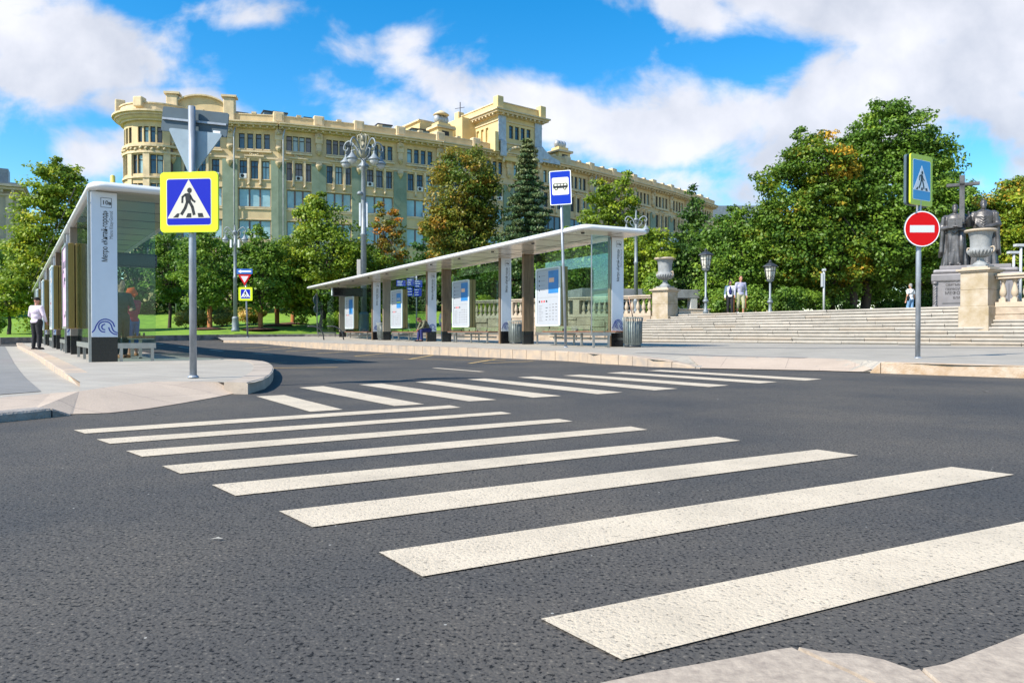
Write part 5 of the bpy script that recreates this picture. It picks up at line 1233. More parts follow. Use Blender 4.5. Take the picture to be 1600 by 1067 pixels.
lantern('iron lantern on a slim post, right of the walking couple', 1203, 488, 408, 35.5)
def slim(label, u, v0, v1, D, arms=0):
    px = 1150 / D; p = PD(u, 519, D); H = (519 - v1) / px + CAMH - 1.5; t = thing('slim_post', label, 'lamp post', (p.x, D, 1.5), 0)
    MB().tube([(0, 0, 0), (0, 0, H)], .055, 8).build('post', mat('pale_grey_paint', (.45, .47, .48), .5), t)
    m = MB(); (m.bb(-.28 if arms else -.08, .28 if arms else .08, -.1, .1, H, H + .12, 0, bev=.02)); 
    if not arms: m.bb(-.13, -.057, -.08, .08, H - .8, H - .1, 0)
    m.build('head', mat('pale_grey_paint', (.45, .47, .48), .5), t)
slim('slim grey post with a small box, in front of the big tree', 1287, 487, 424, 38); slim('thin white post with lamp behind the right balustrade', 1583, 430, 397, 34, 1); slim('tallest thin white post at the right edge of the view', 1594, 430, 386, 32, 1)  # first is a plain camera post, the other two carry lamp heads
D = 62; p = PD(275.5, 519, D); t = thing('park_lamp', 'small park lamp on the bright lawn left of the twin-armed lamp', 'lamp', (p.x, D, 2.0), 0); MB().tube([(0, 0, 0), (0, 0, 4.7)], .06, 8).build('post', LAMPM, t); MB().lathe([(.3, .25), (.1, .4), (.02, .5)], 10, 0, (0, 0, 4.6)).lathe([(.12, 0), (.24, .24)], 10, 0, (0, 0, 4.6)).build('lamp_head', LAMPM, t)
# ================================================================ vegetation
def leaf_mat(name, dark, mid, light, trans=.35):
    m = bpy.data.materials.new(name); m.use_nodes = True; t = m.node_tree; b = t.nodes['Principled BSDF']; out = t.nodes['Material Output']
    at = N(t, 'ShaderNodeAttribute', attribute_name='tint', attribute_type='GEOMETRY'); rp = N(t, 'ShaderNodeValToRGB'); e = rp.color_ramp.elements
    e[0].position = 0; e[0].color = (*dark, 1); e[1].position = 1; e[1].color = (*light, 1); k = e.new(.5); k.color = (*mid, 1)
    t.links.new(at.outputs['Fac'], rp.inputs[0]); t.links.new(rp.outputs[0], b.inputs['Base Color']); b.inputs['Roughness'].default_value = .5; b.inputs['Specular IOR Level'].default_value = .35
    tr = N(t, 'ShaderNodeBsdfTranslucent'); t.links.new(rp.outputs[0], tr.inputs[0]); mx_ = N(t, 'ShaderNodeMixShader'); mx_.inputs[0].default_value = trans
    t.links.new(b.outputs[0], mx_.inputs[1]); t.links.new(tr.outputs[0], mx_.inputs[2]); t.links.new(mx_.outputs[0], out.inputs[0]); return m
LF = {'green': leaf_mat('green_leaves', (0.068, 0.140, 0.018), (0.137, 0.252, 0.025), (0.274, 0.393, 0.039)), 'lime': leaf_mat('yellow_green_leaves', (0.115, 0.187, 0.014), (0.252, 0.356, 0.025), (0.547, 0.506, 0.036)),
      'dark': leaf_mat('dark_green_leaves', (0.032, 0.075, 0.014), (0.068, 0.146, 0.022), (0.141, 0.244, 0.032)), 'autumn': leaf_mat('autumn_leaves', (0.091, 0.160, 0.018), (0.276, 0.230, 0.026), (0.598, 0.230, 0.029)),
      'mixed': leaf_mat('green_leaves_turning_orange', (0.068, 0.149, 0.016), (0.170, 0.262, 0.022), (0.644, 0.368, 0.032)), 'spruce': leaf_mat('spruce_needles', (0.025, 0.067, 0.021), (0.055, 0.113, 0.037), (0.149, 0.172, 0.063), .1),
      'hedge': leaf_mat('hedge_leaves', (0.137, 0.224, 0.018), (0.365, 0.450, 0.036), (0.776, 0.674, 0.071)), 'flower': leaf_mat('shrub_leaves', (0.115, 0.168, 0.036), (0.411, 0.337, 0.053), (0.958, 0.674, 0.250))}
BARK = mat('bark', (.075, .055, .040), .95, var=.4, vscale=5, bump=.9, bscale=12, stretch=(1, 1, .25)); WRAP = mat('brown_trunk_wrap', (.34, .13, .035), .8, var=.25, vscale=8)
BARKG = mat('grey_bark', (.14, .12, .10), .95, var=.4, vscale=5, bump=.9, bscale=12, stretch=(1, 1, .25))
def leaves(name, mt, cent, rad, cnt, size, tint, parent, seed, up=.35, flat=1.0):
    """leaf rhombi spread through clumps: cent (n,3), rad (n,), cnt leaves per clump, tint (n,)"""
    rg = np.random.default_rng(seed); n = len(cent); idx = np.repeat(np.arange(n), cnt); k = len(idx)
    d = rg.normal(size=(k, 3)); d /= np.linalg.norm(d, axis=1)[:, None]; d[:, 2] = d[:, 2] * .8 + .15
    r = rg.random(k) ** .45
    P = cent[idx] + d * (rad[idx] * r)[:, None] * np.array([1, 1, flat])
    nr = d * .8 + rg.normal(size=(k, 3)) * .55 + np.array([0, 0, up]); nr /= np.linalg.norm(nr, axis=1)[:, None]
    a = np.cross(nr, rg.normal(size=(k, 3))); a /= np.linalg.norm(a, axis=1)[:, None] + 1e-9; b = np.cross(nr, a)
    s = size * rg.uniform(.6, 1.35, k)[:, None]
    V = np.stack([P - a * s * .5, P + b * s * .34 - nr * s * .06, P + a * s * .5, P - b * s * .34 - nr * s * .06], 1).reshape(-1, 3)
    me = bpy.data.meshes.new(name); me.vertices.add(4 * k); me.loops.add(4 * k); me.polygons.add(k)
    me.vertices.foreach_set('co', V.astype(np.float32).ravel()); me.loops.foreach_set('vertex_index', np.arange(4 * k, dtype=np.int32)); me.polygons.foreach_set('loop_start', np.arange(0, 4 * k, 4, dtype=np.int32))
    me.update(); at = me.attributes.new('tint', 'FLOAT', 'FACE'); tv = np.clip(tint[idx] + rg.normal(size=k) * .10, 0, 1); at.data.foreach_set('value', tv.astype(np.float32))
    me.materials.append(mt); o = bpy.data.objects.new(name, me); C.objects.link(o)
    if parent: o.parent = parent
    return o
TREES = 0
def tree(label, u, hw, vt, vb, D, kind='green', trunk=None, z0=None, dens=1.0, lobes=None, tintf=None, name='deciduous_tree', leafs=.23, clump=.21, bark=None, wrap=False, ground=None, depth=.85, group=None, cat='tree', tint0=.42):
    """u/hw/vt/vb: crown outline as it stands at distance D; turned into metres once"""
    global TREES; TREES += 1; sd = 100 + TREES; rg = np.random.default_rng(sd)
    p = PD(u, 519, D); m_ = D / 1150.; zt = CAMH + (519 - vt) * m_; zc0 = CAMH + (519 - vb) * m_; W = hw * m_ * 1.12; H = zt - zc0
    g = ground if ground is not None else (lz(p.x, D) if p.x < 3 else 1.5)
    tu = p.x if trunk is None else PD(trunk, 519, D).x
    t = thing(name, label, cat, (tu, D, g), 0, group)
    lob = lobes or [(0, .5, 1.0, .5)]       # (dx in W, z in H, rx in W, rz in H)
    cs = []; rs = []; base_r = clump * W * 1.25 + .25
    tot = sum(l[2] * l[3] for l in lob)
    for (lx, lzc, lrx, lrz) in lob:
        rx, rzz = lrx * W, lrz * H; n = max(6, int(26 * dens * (rx * rzz) / (base_r ** 2) * .46))
        d = rg.normal(size=(n, 3)); d /= np.linalg.norm(d, axis=1)[:, None]; q = rg.random(n) ** .5 * .42 + .55
        taper = 1 - .14 * np.clip(d[:, 2], 0, 1)
        bump = rg.uniform(.70, 1.14, n)
        c = np.stack([d[:, 0] * rx * q * taper * bump, d[:, 1] * rx * depth * q * taper, d[:, 2] * rzz * q * bump], 1); c += np.array([lx * W, 0, zc0 - g + lzc * H])
        cs.append(c); rs.append(base_r * rg.uniform(.55, 1.15, n) * min(1, .55 + .45 * lrx))
    cs = np.concatenate(cs); rs = np.concatenate(rs); cs[:, 0] += p.x - tu
    rs = np.minimum(rs, np.maximum(.3, (zt - g) - cs[:, 2]) + .1)
    tint = np.clip(tint0 + rg.normal(size=len(cs)) * .22, 0, 1)
    if tintf is not None: tint = np.clip(tintf(cs, tint, rg, W, H, zc0 - g), 0, 1)
    per = np.maximum(12, (rs ** 2 / leafs ** 2 * 7.0)).astype(int)
    per = int(np.mean(per))
    cr_ = leaves('crown', LF[kind], cs, rs, per, leafs, tint, t, sd, flat=.62, up=.55)
    # trunk and limbs
    tr = MB(); r0 = max(.10, W * .065) if not wrap else .09; bz = max(.8, zc0 - g + H * .16)
    fork = Vector((0, 0, bz * .92)); tr.tube([(0, 0, -.3), (0, 0, .15), (.04 * W, 0, bz * .5), tuple(fork)], [r0 * 1.5, r0 * 1.1, r0 * .95, r0 * .85], 9)
    order = rg.permutation(len(cs))[:int(9 + 6 * dens)]
    for i in order:
        e = Vector(cs[i]); mid = fork.lerp(e, .45) + Vector((0, 0, .12 * H * rg.uniform(-.2, .8))); tr.tube(catmull([fork, mid, e], 3), [r0 * .6, r0 * .5, r0 * .42, r0 * .33, r0 * .22, r0 * .14, r0 * .08][:7], 5)
    if leafs:
        for i in rg.permutation(len(cs))[:int(22 * dens)]:
            e = Vector(cs[i]); j = Vector(cs[order[int(rg.integers(len(order)))]]); s_ = fork.lerp(j, .6); tr.tube([s_, s_.lerp(e, .5) + Vector((0, 0, .1)), e], [r0 * .2, r0 * .13, r0 * .05], 4)
    tr.build('trunk', bark or BARK, t)
    if wrap: MB().lathe([(r0 * 2.2, 0), (r0 * 1.9, .05), (r0 * 1.8, 1.55), (r0 * 1.2, 1.6)], 10, 0, (0, 0, 0)).build('trunk_wrap', WRAP, t); MB().lathe([(1.3, .02), (.9, .12), (.02, .2)], 16, 0, (0, 0, -.02)).build('mulch', DIRT, t)
    return t
# masses far behind: individual dark trees that close the view under the building
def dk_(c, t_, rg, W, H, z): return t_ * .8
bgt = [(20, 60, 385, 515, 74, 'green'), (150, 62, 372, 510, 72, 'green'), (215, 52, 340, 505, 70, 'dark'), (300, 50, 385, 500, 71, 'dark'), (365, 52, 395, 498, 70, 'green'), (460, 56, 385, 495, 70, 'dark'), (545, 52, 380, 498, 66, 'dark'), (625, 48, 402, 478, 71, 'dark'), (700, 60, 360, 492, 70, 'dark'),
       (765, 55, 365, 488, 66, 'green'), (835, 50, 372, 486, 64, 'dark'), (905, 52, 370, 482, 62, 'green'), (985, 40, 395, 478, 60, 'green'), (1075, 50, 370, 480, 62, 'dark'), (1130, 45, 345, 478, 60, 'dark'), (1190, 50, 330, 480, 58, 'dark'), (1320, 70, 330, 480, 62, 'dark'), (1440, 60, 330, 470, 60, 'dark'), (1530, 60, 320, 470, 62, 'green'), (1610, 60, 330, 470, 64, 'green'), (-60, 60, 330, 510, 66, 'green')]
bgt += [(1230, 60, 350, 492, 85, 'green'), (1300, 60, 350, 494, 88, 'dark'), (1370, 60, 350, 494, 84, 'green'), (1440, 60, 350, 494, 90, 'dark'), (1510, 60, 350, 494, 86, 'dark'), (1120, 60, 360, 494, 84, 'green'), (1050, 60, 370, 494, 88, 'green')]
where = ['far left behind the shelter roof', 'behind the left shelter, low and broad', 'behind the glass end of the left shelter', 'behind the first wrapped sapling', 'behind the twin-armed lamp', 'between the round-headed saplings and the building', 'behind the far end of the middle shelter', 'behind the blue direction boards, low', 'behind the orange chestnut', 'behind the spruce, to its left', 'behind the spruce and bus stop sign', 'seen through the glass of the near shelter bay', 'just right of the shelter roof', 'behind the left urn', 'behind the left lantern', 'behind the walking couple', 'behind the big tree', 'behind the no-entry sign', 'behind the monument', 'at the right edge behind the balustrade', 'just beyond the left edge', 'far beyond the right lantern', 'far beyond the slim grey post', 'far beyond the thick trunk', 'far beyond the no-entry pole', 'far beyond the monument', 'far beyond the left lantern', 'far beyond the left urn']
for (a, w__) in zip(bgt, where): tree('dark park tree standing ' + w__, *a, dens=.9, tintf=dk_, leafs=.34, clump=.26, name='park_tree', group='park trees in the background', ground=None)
tree('tall airy yellow-green tree behind the left shelter', 85, 66, 248, 505, 50, 'lime', 100, dens=1.15, leafs=.22, lobes=[(0, .5, .75, .5), (-.55, .28, .75, .30), (.45, .3, .7, .34), (.15, .78, .5, .24)], tint0=.36)
tree('second yellow-green tree at the far left behind the man in the white shirt', 14, 36, 425, 500, 47, 'lime', dens=1.0, leafs=.2, tint0=.35)
tree('round green linden seen beside the end glass of the left shelter', 268, 34, 362, 478, 56, 'green', 265, leafs=.2, dens=1.1)
tree('round linden with a brown wrapped trunk left of the twin-armed lamp', 326, 46, 358, 484, 50, 'green', 328, leafs=.2, wrap=True, dens=1.25, name='linden_sapling')
tree('pointed linden with a brown wrapped trunk right of the twin-armed lamp', 407, 42, 356, 484, 50.5, 'green', 407, leafs=.2, wrap=True, lobes=[(0, .38, 1, .38), (0, .72, .6, .3)], dens=1.25, name='linden_sapling', tint0=.36)
tree('small linden with a brown wrapped trunk, third of the row', 436, 30, 372, 482, 54, 'green', 433, leafs=.2, wrap=True, dens=1.1, name='linden_sapling', tint0=.36)
tree('small linden with a brown wrapped trunk, farthest of the row', 462, 30, 380, 480, 57, 'green', 457.5, leafs=.2, wrap=True, dens=1.1, name='linden_sapling', tint0=.36)
tree('large bright green tree with a dark trunk left of the middle shelter', 508, 66, 300, 500, 53, 'lime', 503, lobes=[(0, .45, .95, .42), (-.2, .8, .45, .2), (-.55, .25, .6, .25), (.5, .3, .6, .28)], leafs=.21, dens=1.2, tint0=.28, bark=BARK)
def aut(c, t_, rg, W, H, z): return t_ + .30 * (rg.random(len(t_)) < .45)
tree('sparse half-orange tree right of the tall street lamp', 608, 26, 305, 420, 55, 'autumn', 590, leafs=.2, dens=.75, tintf=aut, lobes=[(-.4, .6, .45, .3), (.35, .6, .5, .25), (.1, .2, .9, .3)])
tree('dark green chestnut behind the far bays of the middle shelter', 575, 55, 385, 505, 54, 'mixed', 560, leafs=.21, dens=1.1, tint0=.2)
def chest(c, t_, rg, W, H, z):
    left = (c[:, 0] < -.45 * W); top = c[:, 2] > z + .62 * H
    return t_ + .30 * left + .10 * top - .10
tree('chestnut turning orange and brown, left of the spruce', 722, 60, 224, 430, 52, 'autumn', 725, leafs=.2, dens=1.25, tintf=chest, lobes=[(.05, .68, .85, .32), (-.55, .38, .45, .22), (0, .25, .8, .3), (.45, .5, .5, .3)], tint0=.26)
# spruce
def spruce(label, u, hw, vt, vb, D, seed):
    rg = np.random.default_rng(seed); m_ = D / 1150; p = PD(u, 519, D); g = 1.5; zt = CAMH + (519 - vt) * m_; H = zt - g; W = hw * m_
    t = thing('spruce_tree', label, 'spruce', (p.x, D, g)); tr = MB().tube([(0, 0, -.2), (0, 0, H * .6), (0, 0, H * .98)], [.22, .13, .03], 8); cs = []; rs = []; tn = []
    k = 0; z = H * .06
    while z < H * .97:
        f = 1 - z / H; R_ = W * min(1, f ** .75 * 1.15) * rg.uniform(.75, 1.15); nb = max(4, int(9 * f + 3)); a0 = rg.random() * 6
        for j in range(nb):
            a = a0 + 2 * PI * j / nb + rg.normal() * .15; r_ = R_ * rg.uniform(.6, 1.15); steps = max(2, int(r_ / .42))
            tr.tube([(0, 0, z), (r_ * math.cos(a), r_ * math.sin(a), z - r_ * .22)], [.04, .012], 4)
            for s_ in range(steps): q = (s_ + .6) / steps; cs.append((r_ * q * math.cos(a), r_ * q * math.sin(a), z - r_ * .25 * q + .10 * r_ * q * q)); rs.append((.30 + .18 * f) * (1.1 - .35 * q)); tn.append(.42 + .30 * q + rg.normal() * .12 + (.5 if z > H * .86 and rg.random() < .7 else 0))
        z += .30 + .34 * f
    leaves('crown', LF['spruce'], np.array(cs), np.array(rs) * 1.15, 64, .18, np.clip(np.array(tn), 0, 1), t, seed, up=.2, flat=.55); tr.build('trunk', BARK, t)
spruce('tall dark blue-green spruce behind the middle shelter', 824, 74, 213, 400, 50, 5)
tree('green tree filling the view through the middle shelter glass', 790, 66, 385, 492, 50, 'dark', leafs=.21, dens=1.1, ground=1.5, tint0=.5)
tree('light green tree behind the bus stop sign and roof', 905, 56, 360, 486, 48, 'green', leafs=.21, dens=1.1, ground=1.5)
tree('loose yellow-green tree above the near end of the middle shelter roof', 955, 50, 274, 440, 49, 'lime', 948, leafs=.2, dens=.95, lobes=[(-.35, .6, .5, .36), (.3, .68, .5, .32), (0, .25, .95, .28)], tint0=.33, ground=1.5)
tree('green tree between the shelter roof and the left urn', 1010, 40, 350, 470, 46, 'lime', leafs=.2, tint0=.25, ground=1.5, dens=1.1)
tree('thin irregular dark tree right of the left urn', 1090, 42, 292, 470, 46, 'dark', leafs=.2, dens=.95, lobes=[(-.1, .8, .3, .22), (-.2, .5, .75, .28), (.15, .25, .9, .28)], tint0=.45, ground=1.5)
tree('mid green tree behind the walking couple', 1152, 62, 328, 488, 43, 'green', leafs=.19, dens=1.2, ground=1.5, tint0=.36)
def bigA(c, t_, rg, W, H, z):
    o = ((c[:, 2] > z + .68 * H) & (c[:, 0] > -.5 * W)) | ((np.abs(c[:, 2] - z - .42 * H) < .07 * H) & (c[:, 0] > .15 * W)) | ((np.abs(c[:, 2] - z - .2 * H) < .08 * H) & (c[:, 0] > -.2 * W))
    return t_ * .8 + .55 * (o & (rg.random(len(t_)) < .75))
tree('huge left crown of the big park trees, turning orange in places', 1256, 88, 203, 478, 42, 'mixed', 1330, leafs=.19, dens=1.5, clump=.15, tintf=bigA, lobes=[(.15, .80, .62, .20), (-.2, .62, .62, .24), (.45, .6, .5, .3), (-.25, .34, .78, .30), (.3, .28, .75, .3)], ground=1.5, tint0=.34)
tree('tallest deep green park tree with a thick trunk behind the no-entry sign', 1388, 98, 153, 468, 43, 'green', 1350, leafs=.19, dens=1.6, clump=.14, lobes=[(.02, .80, .60, .19), (-.42, .66, .45, .2), (.48, .64, .45, .22), (.1, .48, .98, .27), (-.1, .26, .98, .25), (.55, .32, .5, .28)], ground=1.5, tint0=.34)
tree('bright green tree behind the monument', 1500, 56, 292, 468, 50, 'green', leafs=.2, dens=1.2, ground=1.5, tint0=.5)
def rt(c, t_, rg, W, H, z): return t_ + .22 * (c[:, 2] > z + .5 * H)
tree('yellowing tree right of the monument', 1566, 62, 272, 468, 44, 'mixed', leafs=.19, dens=1.25, tintf=rt, lobes=[(.3, .65, .75, .34), (-.3, .45, .7, .36), (.1, .25, 1, .25)], ground=1.5, tint0=.34)
tree('green tree at the right edge above the balustrade', 1640, 60, 262, 440, 42, 'lime', leafs=.19, dens=1.1, ground=1.5)
# shrubs and hedges
def shrub(label, u0, u1, vt, vb, D, kind, z=None, leafs=.13, name='shrub', tint0=.45, dens=1.0, cat='shrub', group=None):
    global TREES; TREES += 1; rg = np.random.default_rng(900 + TREES); m_ = D / 1150; p0, p1 = PD(u0, 519, D), PD(u1, 519, D); W = p1.x - p0.x; cx = (p0.x + p1.x) / 2; zz = z if z is not None else (lz(cx, D) if cx < 3 else 1.5); H = CAMH + (519 - vt) * m_ - zz
    t = thing(name, label, cat, (cx, D, zz), 0, group); n = int(max(5, dens * 9 * W / max(.5, H)))
    cs = np.stack([rg.uniform(-.5, .5, n) * (W - H * .5), rg.uniform(-.4, .4, n) * min(W, 1.6), rg.uniform(.25, .72, n) * H], 1); rs = rg.uniform(.28, .40, n) * H; te = np.clip(tint0 + rg.normal(size=n) * .2, 0, 1)
    leaves('foliage', LF[kind], cs, rs, int(max(60, (H * .33 / leafs) ** 2 * 34)), leafs, te, t, 900 + TREES)
    st_ = MB(); [st_.tube([(c[0] * .6, c[1] * .6, -.1), (c[0], c[1], c[2])], [.03, .01], 4) for c in cs[:12]]; st_.build('stems', BARK, t)
for (u0, u1, lab) in ((278, 330, 'yellowish flowering shrub left of the twin-armed lamp'), (330, 372, 'yellowish flowering shrub just behind the twin-armed lamp'), (372, 415, 'yellowish shrub behind the pointed linden')): shrub(lab, u0, u1, 478, 508, 56, 'flower', leafs=.16)
shrub('bright green clipped hedge seen past the far end of the middle shelter', 503, 600, 487, 507, 51, 'hedge', leafs=.13, tint0=.3, name='hedge', cat='hedge')
shrub('low dark shrub at the far left beyond the lower pavement', -20, 10, 494, 518, 42, 'green'); 
shrub('pale green shrub between the spruce and the balustrade', 735, 775, 462, 485, 45, 'hedge', tint0=.35); shrub('round green bush above the left balustrade', 1008, 1045, 424, 462, 40, 'green', tint0=.55)
shrub('dense green bush between the left lantern and the couple', 1106, 1150, 452, 492, 37.5, 'green', tint0=.55); shrub('broad green bush just right of the couple', 1150, 1212, 446, 492, 38, 'green', tint0=.5); shrub('dark green bush right of the right lantern', 1208, 1262, 447, 492, 39, 'green', tint0=.35); shrub('green bush below the big left crown', 1255, 1300, 452, 490, 40, 'green', tint0=.4)
shrub('low light green bush at the feet of the couple', 1148, 1176, 480, 492, 36, 'hedge', leafs=.1, tint0=.3); shrub('clipped low hedge left of the thick trunk', 1312, 1342, 474, 487, 42, 'green', leafs=.12, name='hedge', cat='hedge'); shrub('shadowed bush right of the thick trunk', 1372, 1420, 468, 487, 43, 'dark'); shrub('dark bush behind the strolling man with a shoulder bag', 1425, 1470, 455, 487, 44, 'dark')
global_urn = None
rgq = np.random.default_rng(3); cs = np.stack([rgq.uniform(-.36, .36, 16), rgq.uniform(-.36, .36, 16), rgq.uniform(.0, .22, 16)], 1)
t = thing('urn_plants', 'fresh green plants growing in the left garden urn', 'plant', (7.25, 34.9, 1.42 + 1.33 + 1.42)); leaves('foliage', LF['hedge'], cs, np.full(16, .16), 60, .09, np.full(16, .4), t, 77)
# ================================================================ people
def remesh(mb, voxel, smooth_it=6, ratio=None):
    me = bpy.data.meshes.new('r'); me.from_pydata(mb.v, [], mb.f); o = bpy.data.objects.new('r', me); C.objects.link(o)
    md = o.modifiers.new('r', 'REMESH'); md.mode = 'VOXEL'; md.voxel_size = voxel; md.use_smooth_shade = True
    if smooth_it: s = o.modifiers.new('s', 'SMOOTH'); s.iterations = smooth_it; s.factor = .5
    dg = bpy.context.evaluated_depsgraph_get(); me2 = bpy.data.meshes.new_from_object(o.evaluated_get(dg)); bpy.data.objects.remove(o); bpy.data.meshes.remove(me); return me2
def rm_obj(mb, name, m, parent, voxel=.011, sm=4):
    me = remesh(mb, voxel, sm); me.name = name; me.materials.clear(); me.materials.append(m); me.polygons.foreach_set('use_smooth', [True] * len(me.polygons)); o = bpy.data.objects.new(name, me); C.objects.link(o); o.parent = parent; return o
def cap(mb, a, b, r0, r1, n=12):
    a, b = Vector(a), Vector(b); mb.tube([a, a.lerp(b, .5), b], [r0, (r0 + r1) / 2, r1], n); mb.sphere(a, r0 * .995, n=n, k=8); mb.sphere(b, r1 * .995, n=n, k=8)
SKIN = mat('skin', (.50, .27, .18), .5); SKIN2 = mat('tanned_skin', (.46, .22, .14), .5)
def hand(mb, w, d, side, s=1.0, curl=.5, fwd=Vector((0, -1, 0))):
    """w wrist, d hand direction"""
    d = d.normalized(); f = (fwd - d * fwd.dot(d)).normalized(); sd = d.cross(f) * side
    pc = w + d * .045 * s; mb.sphere(pc, (.03 * s, .03 * s, .03 * s)); 
    for k in range(4): cap(mb, w + d * .01, w + d * .085 * s + f * (.027 - .018 * k) * s, .016 * s, .013 * s, 8)
    for k, L in enumerate((.060, .070, .066, .052)):
        b0 = w + d * .085 * s + f * (.030 - .020 * k) * s; c1 = b0 + (d * (1 - curl * .4) + sd * curl * .5).normalized() * L * .5 * s; c2 = c1 + (d * (1 - curl) + sd * curl * 1.1).normalized() * L * .5 * s
        cap(mb, b0, c1, .0100 * s, .0095 * s, 7); cap(mb, c1, c2, .0095 * s, .0085 * s, 7)
    t0 = w + d * .03 * s + f * .022 * s; t1 = t0 + (f * .8 + d * .8).normalized() * .035 * s; t2 = t1 + (d + sd * .4).normalized() * .03 * s; cap(mb, t0, t1, .013 * s, .011 * s, 7); cap(mb, t1, t2, .011 * s, .009 * s, 7)
def person(label, loc, heading, h=1.75, pose=None, top=None, top_len='long', bottom=None, bottom_len='long', hair=None, hair_style='short', shoe=None, bag=None, voxel=.011, group=None, build=1.0, inner=None, skin=None):
    """local frame: facing -y, x to the figure's left; metres for h = 1.75 then scaled"""
    k = h / 1.75; t = thing('person', label, 'person', loc, heading, group); t.scale = (k, k, k); V = Vector; skin = skin or SKIN
    J = dict(hip=V((0, 0, .93)), chest=V((0, 0, 1.28)), neck=V((0, 0, 1.47)), head=V((0, -.02, 1.635)),
             hl=V((.09, 0, .92)), hr=V((-.09, 0, .92)), kl=V((.10, -.01, .50)), kr=V((-.10, -.01, .50)), al=V((.10, .02, .085)), ar=V((-.10, .02, .085)),
             sl=V((.185, 0, 1.40)), sr=V((-.185, 0, 1.40)), el=V((.25, .02, 1.12)), er=V((-.25, .02, 1.12)), wl=V((.25, -.06, .86)), wr=V((-.25, -.06, .86)))
    for a, b in (pose or {}).items(): J[a] = V(b)
    g = build; H_ = J['head']; up = (H_ - J['neck']).normalized(); fw = V((0, -1, 0)); fw = (J.get('face', fw) if 'face' in J else fw); fw = (fw - up * fw.dot(up)).normalized(); rt_ = up.cross(fw)
    Mh = Matrix(((rt_.x, -fw.x, up.x, H_.x), (rt_.y, -fw.y, up.y, H_.y), (rt_.z, -fw.z, up.z, H_.z), (0, 0, 0, 1)))
    b = MB(); b.sphere((0, 0, .012), (.076, .094, .112), M=Mh, n=18, k=12); b.sphere((0, -.03, -.05), (.055, .062, .062), M=Mh); b.sphere((0, -.098, -.015), (.013, .020, .020), M=Mh); b.sphere((0, -.086, -.055), (.026, .012, .012), M=Mh)
    for s_ in (-1, 1): b.sphere((s_ * .078, .005, -.01), (.012, .02, .032), M=Mh)
    cap(b, J['neck'] - V((0, 0, .03)), H_ - up * .06, .056, .052)
    def torso(mb, e):
        mb.sphere(J['hip'] + V((0, 0, .0)), ((.155 + e) * g, (.115 + e) * g, .12 + e), n=18, k=10)
        m1 = J['hip'].lerp(J['chest'], .5); mb.sphere(m1, ((.135 + e) * g, (.105 + e) * g, .16 + e), n=18, k=10); mb.sphere(J['chest'], ((.165 + e) * g, (.115 + e) * g, .17 + e), n=18, k=10)
        cap(mb, J['sl'], J['sr'], .062 + e, .062 + e); cap(mb, J['chest'], J['neck'] - V((0, 0, .04)), .10 + e, .058 + e)
    def arm(mb, s_, e, l): 
        S, E_, W_ = J['s' + s_], J['e' + s_], J['w' + s_]
        if l >= .5: cap(mb, S, S.lerp(E_, min(1, l)), .056 * g + e, .046 + e)
        if l >= 1.5: cap(mb, E_, E_.lerp(W_, min(1, l - 1)), .045 + e, .032 + e)
    def leg(mb, s_, e, l):
        A_, K, F = J['h' + s_], J['k' + s_], J['a' + s_]; cap(mb, A_, A_.lerp(K, min(1, l)), .090 * g + e, .062 + e)
        if l > 1: cap(mb, K, K.lerp(F, min(1, l - 1)), .060 + e, lerp(.058, .042, min(1, l - 1)) + e)
    torso(b, -.004)
    for s_, sg in (('l', 1), ('r', -1)):
        arm(b, s_, 0, 2); leg(b, s_, 0, 2); hand(b, J['w' + s_], J['w' + s_] - J['e' + s_], -sg, 1.0, .45)
        cap(b, J['a' + s_] - V((0, 0, .03)), J['a' + s_] + V((0, -.13, -.045)), .035, .025)
    rm_obj(b, 'body', skin, t, voxel * .85, 3)
    c = MB(); torso(c, .014); al = {'long': 1.93, 'short': .62, 'none': .0}[top_len]
    c.tube([J['hip'] + V((0, 0, -.02)), J['hip'] + V((0, 0, .12))], .15 * g, 16) if False else None
    for s_ in 'lr': arm(c, s_, .013 if top_len == 'long' else .018, al)
    rm_obj(c, 'shirt', top, t, voxel, 4)
    c = MB(); c.sphere(J['hip'] - V((0, 0, .03)), (.155 * g + .008, .115 * g + .012, .11), n=18, k=10); bl = {'long': 1.94, 'capri': 1.5, 'short': .9}[bottom_len]
    for s_ in 'lr': leg(c, s_, .014 if bottom_len != 'long' else .018, bl)
    rm_obj(c, 'trousers', bottom, t, voxel, 4)
    for s_ in 'lr':
        A_ = J['a' + s_]; c = MB(); c.sphere(A_ + V((0, .02, -.045)), (.042, .05, .042)); cap(c, A_ + V((0, .0, -.05)), A_ + V((0, -.15, -.055)), .040, .034); c.bb(A_.x - .042, A_.x + .042, A_.y - .18, A_.y + .06, A_.z - .087, A_.z - .06, 0); rm_obj(c, 'shoe', shoe or BLACKT, t, .011, 2)
    hb = MB()
    if hair_style == 'short': hb.sphere((0, .018, .035), (.084, .094, .103), M=Mh, n=16, k=10); hb.sphere((0, .055, -.03), (.068, .05, .06), M=Mh)
    elif hair_style == 'big':
        hb.sphere((0, .03, .03), (.13, .125, .13), M=Mh); rr = random.Random(2)
        for q in range(26): a = rr.uniform(0, 2 * PI); z = rr.uniform(-.09, .13); r_ = .115 if z < .08 else .07; yy = math.sin(a) * r_ + .04; (hb.sphere((math.cos(a) * r_, yy if yy > -.05 else .04, z), .035, M=Mh, n=7, k=5))
    elif hair_style == 'long': hb.sphere((0, .02, .03), (.09, .10, .105), M=Mh); hb.sphere((0, .07, -.08), (.08, .04, .12), M=Mh)
    elif hair_style == 'cap': hb.sphere((0, .005, .045), (.088, .104, .08), M=Mh); hb.sphere((0, -.10, .05), (.06, .06, .012), M=Mh)
    rm_obj(hb, 'hair' if hair_style != 'cap' else 'cap', hair, t, .012, 2)
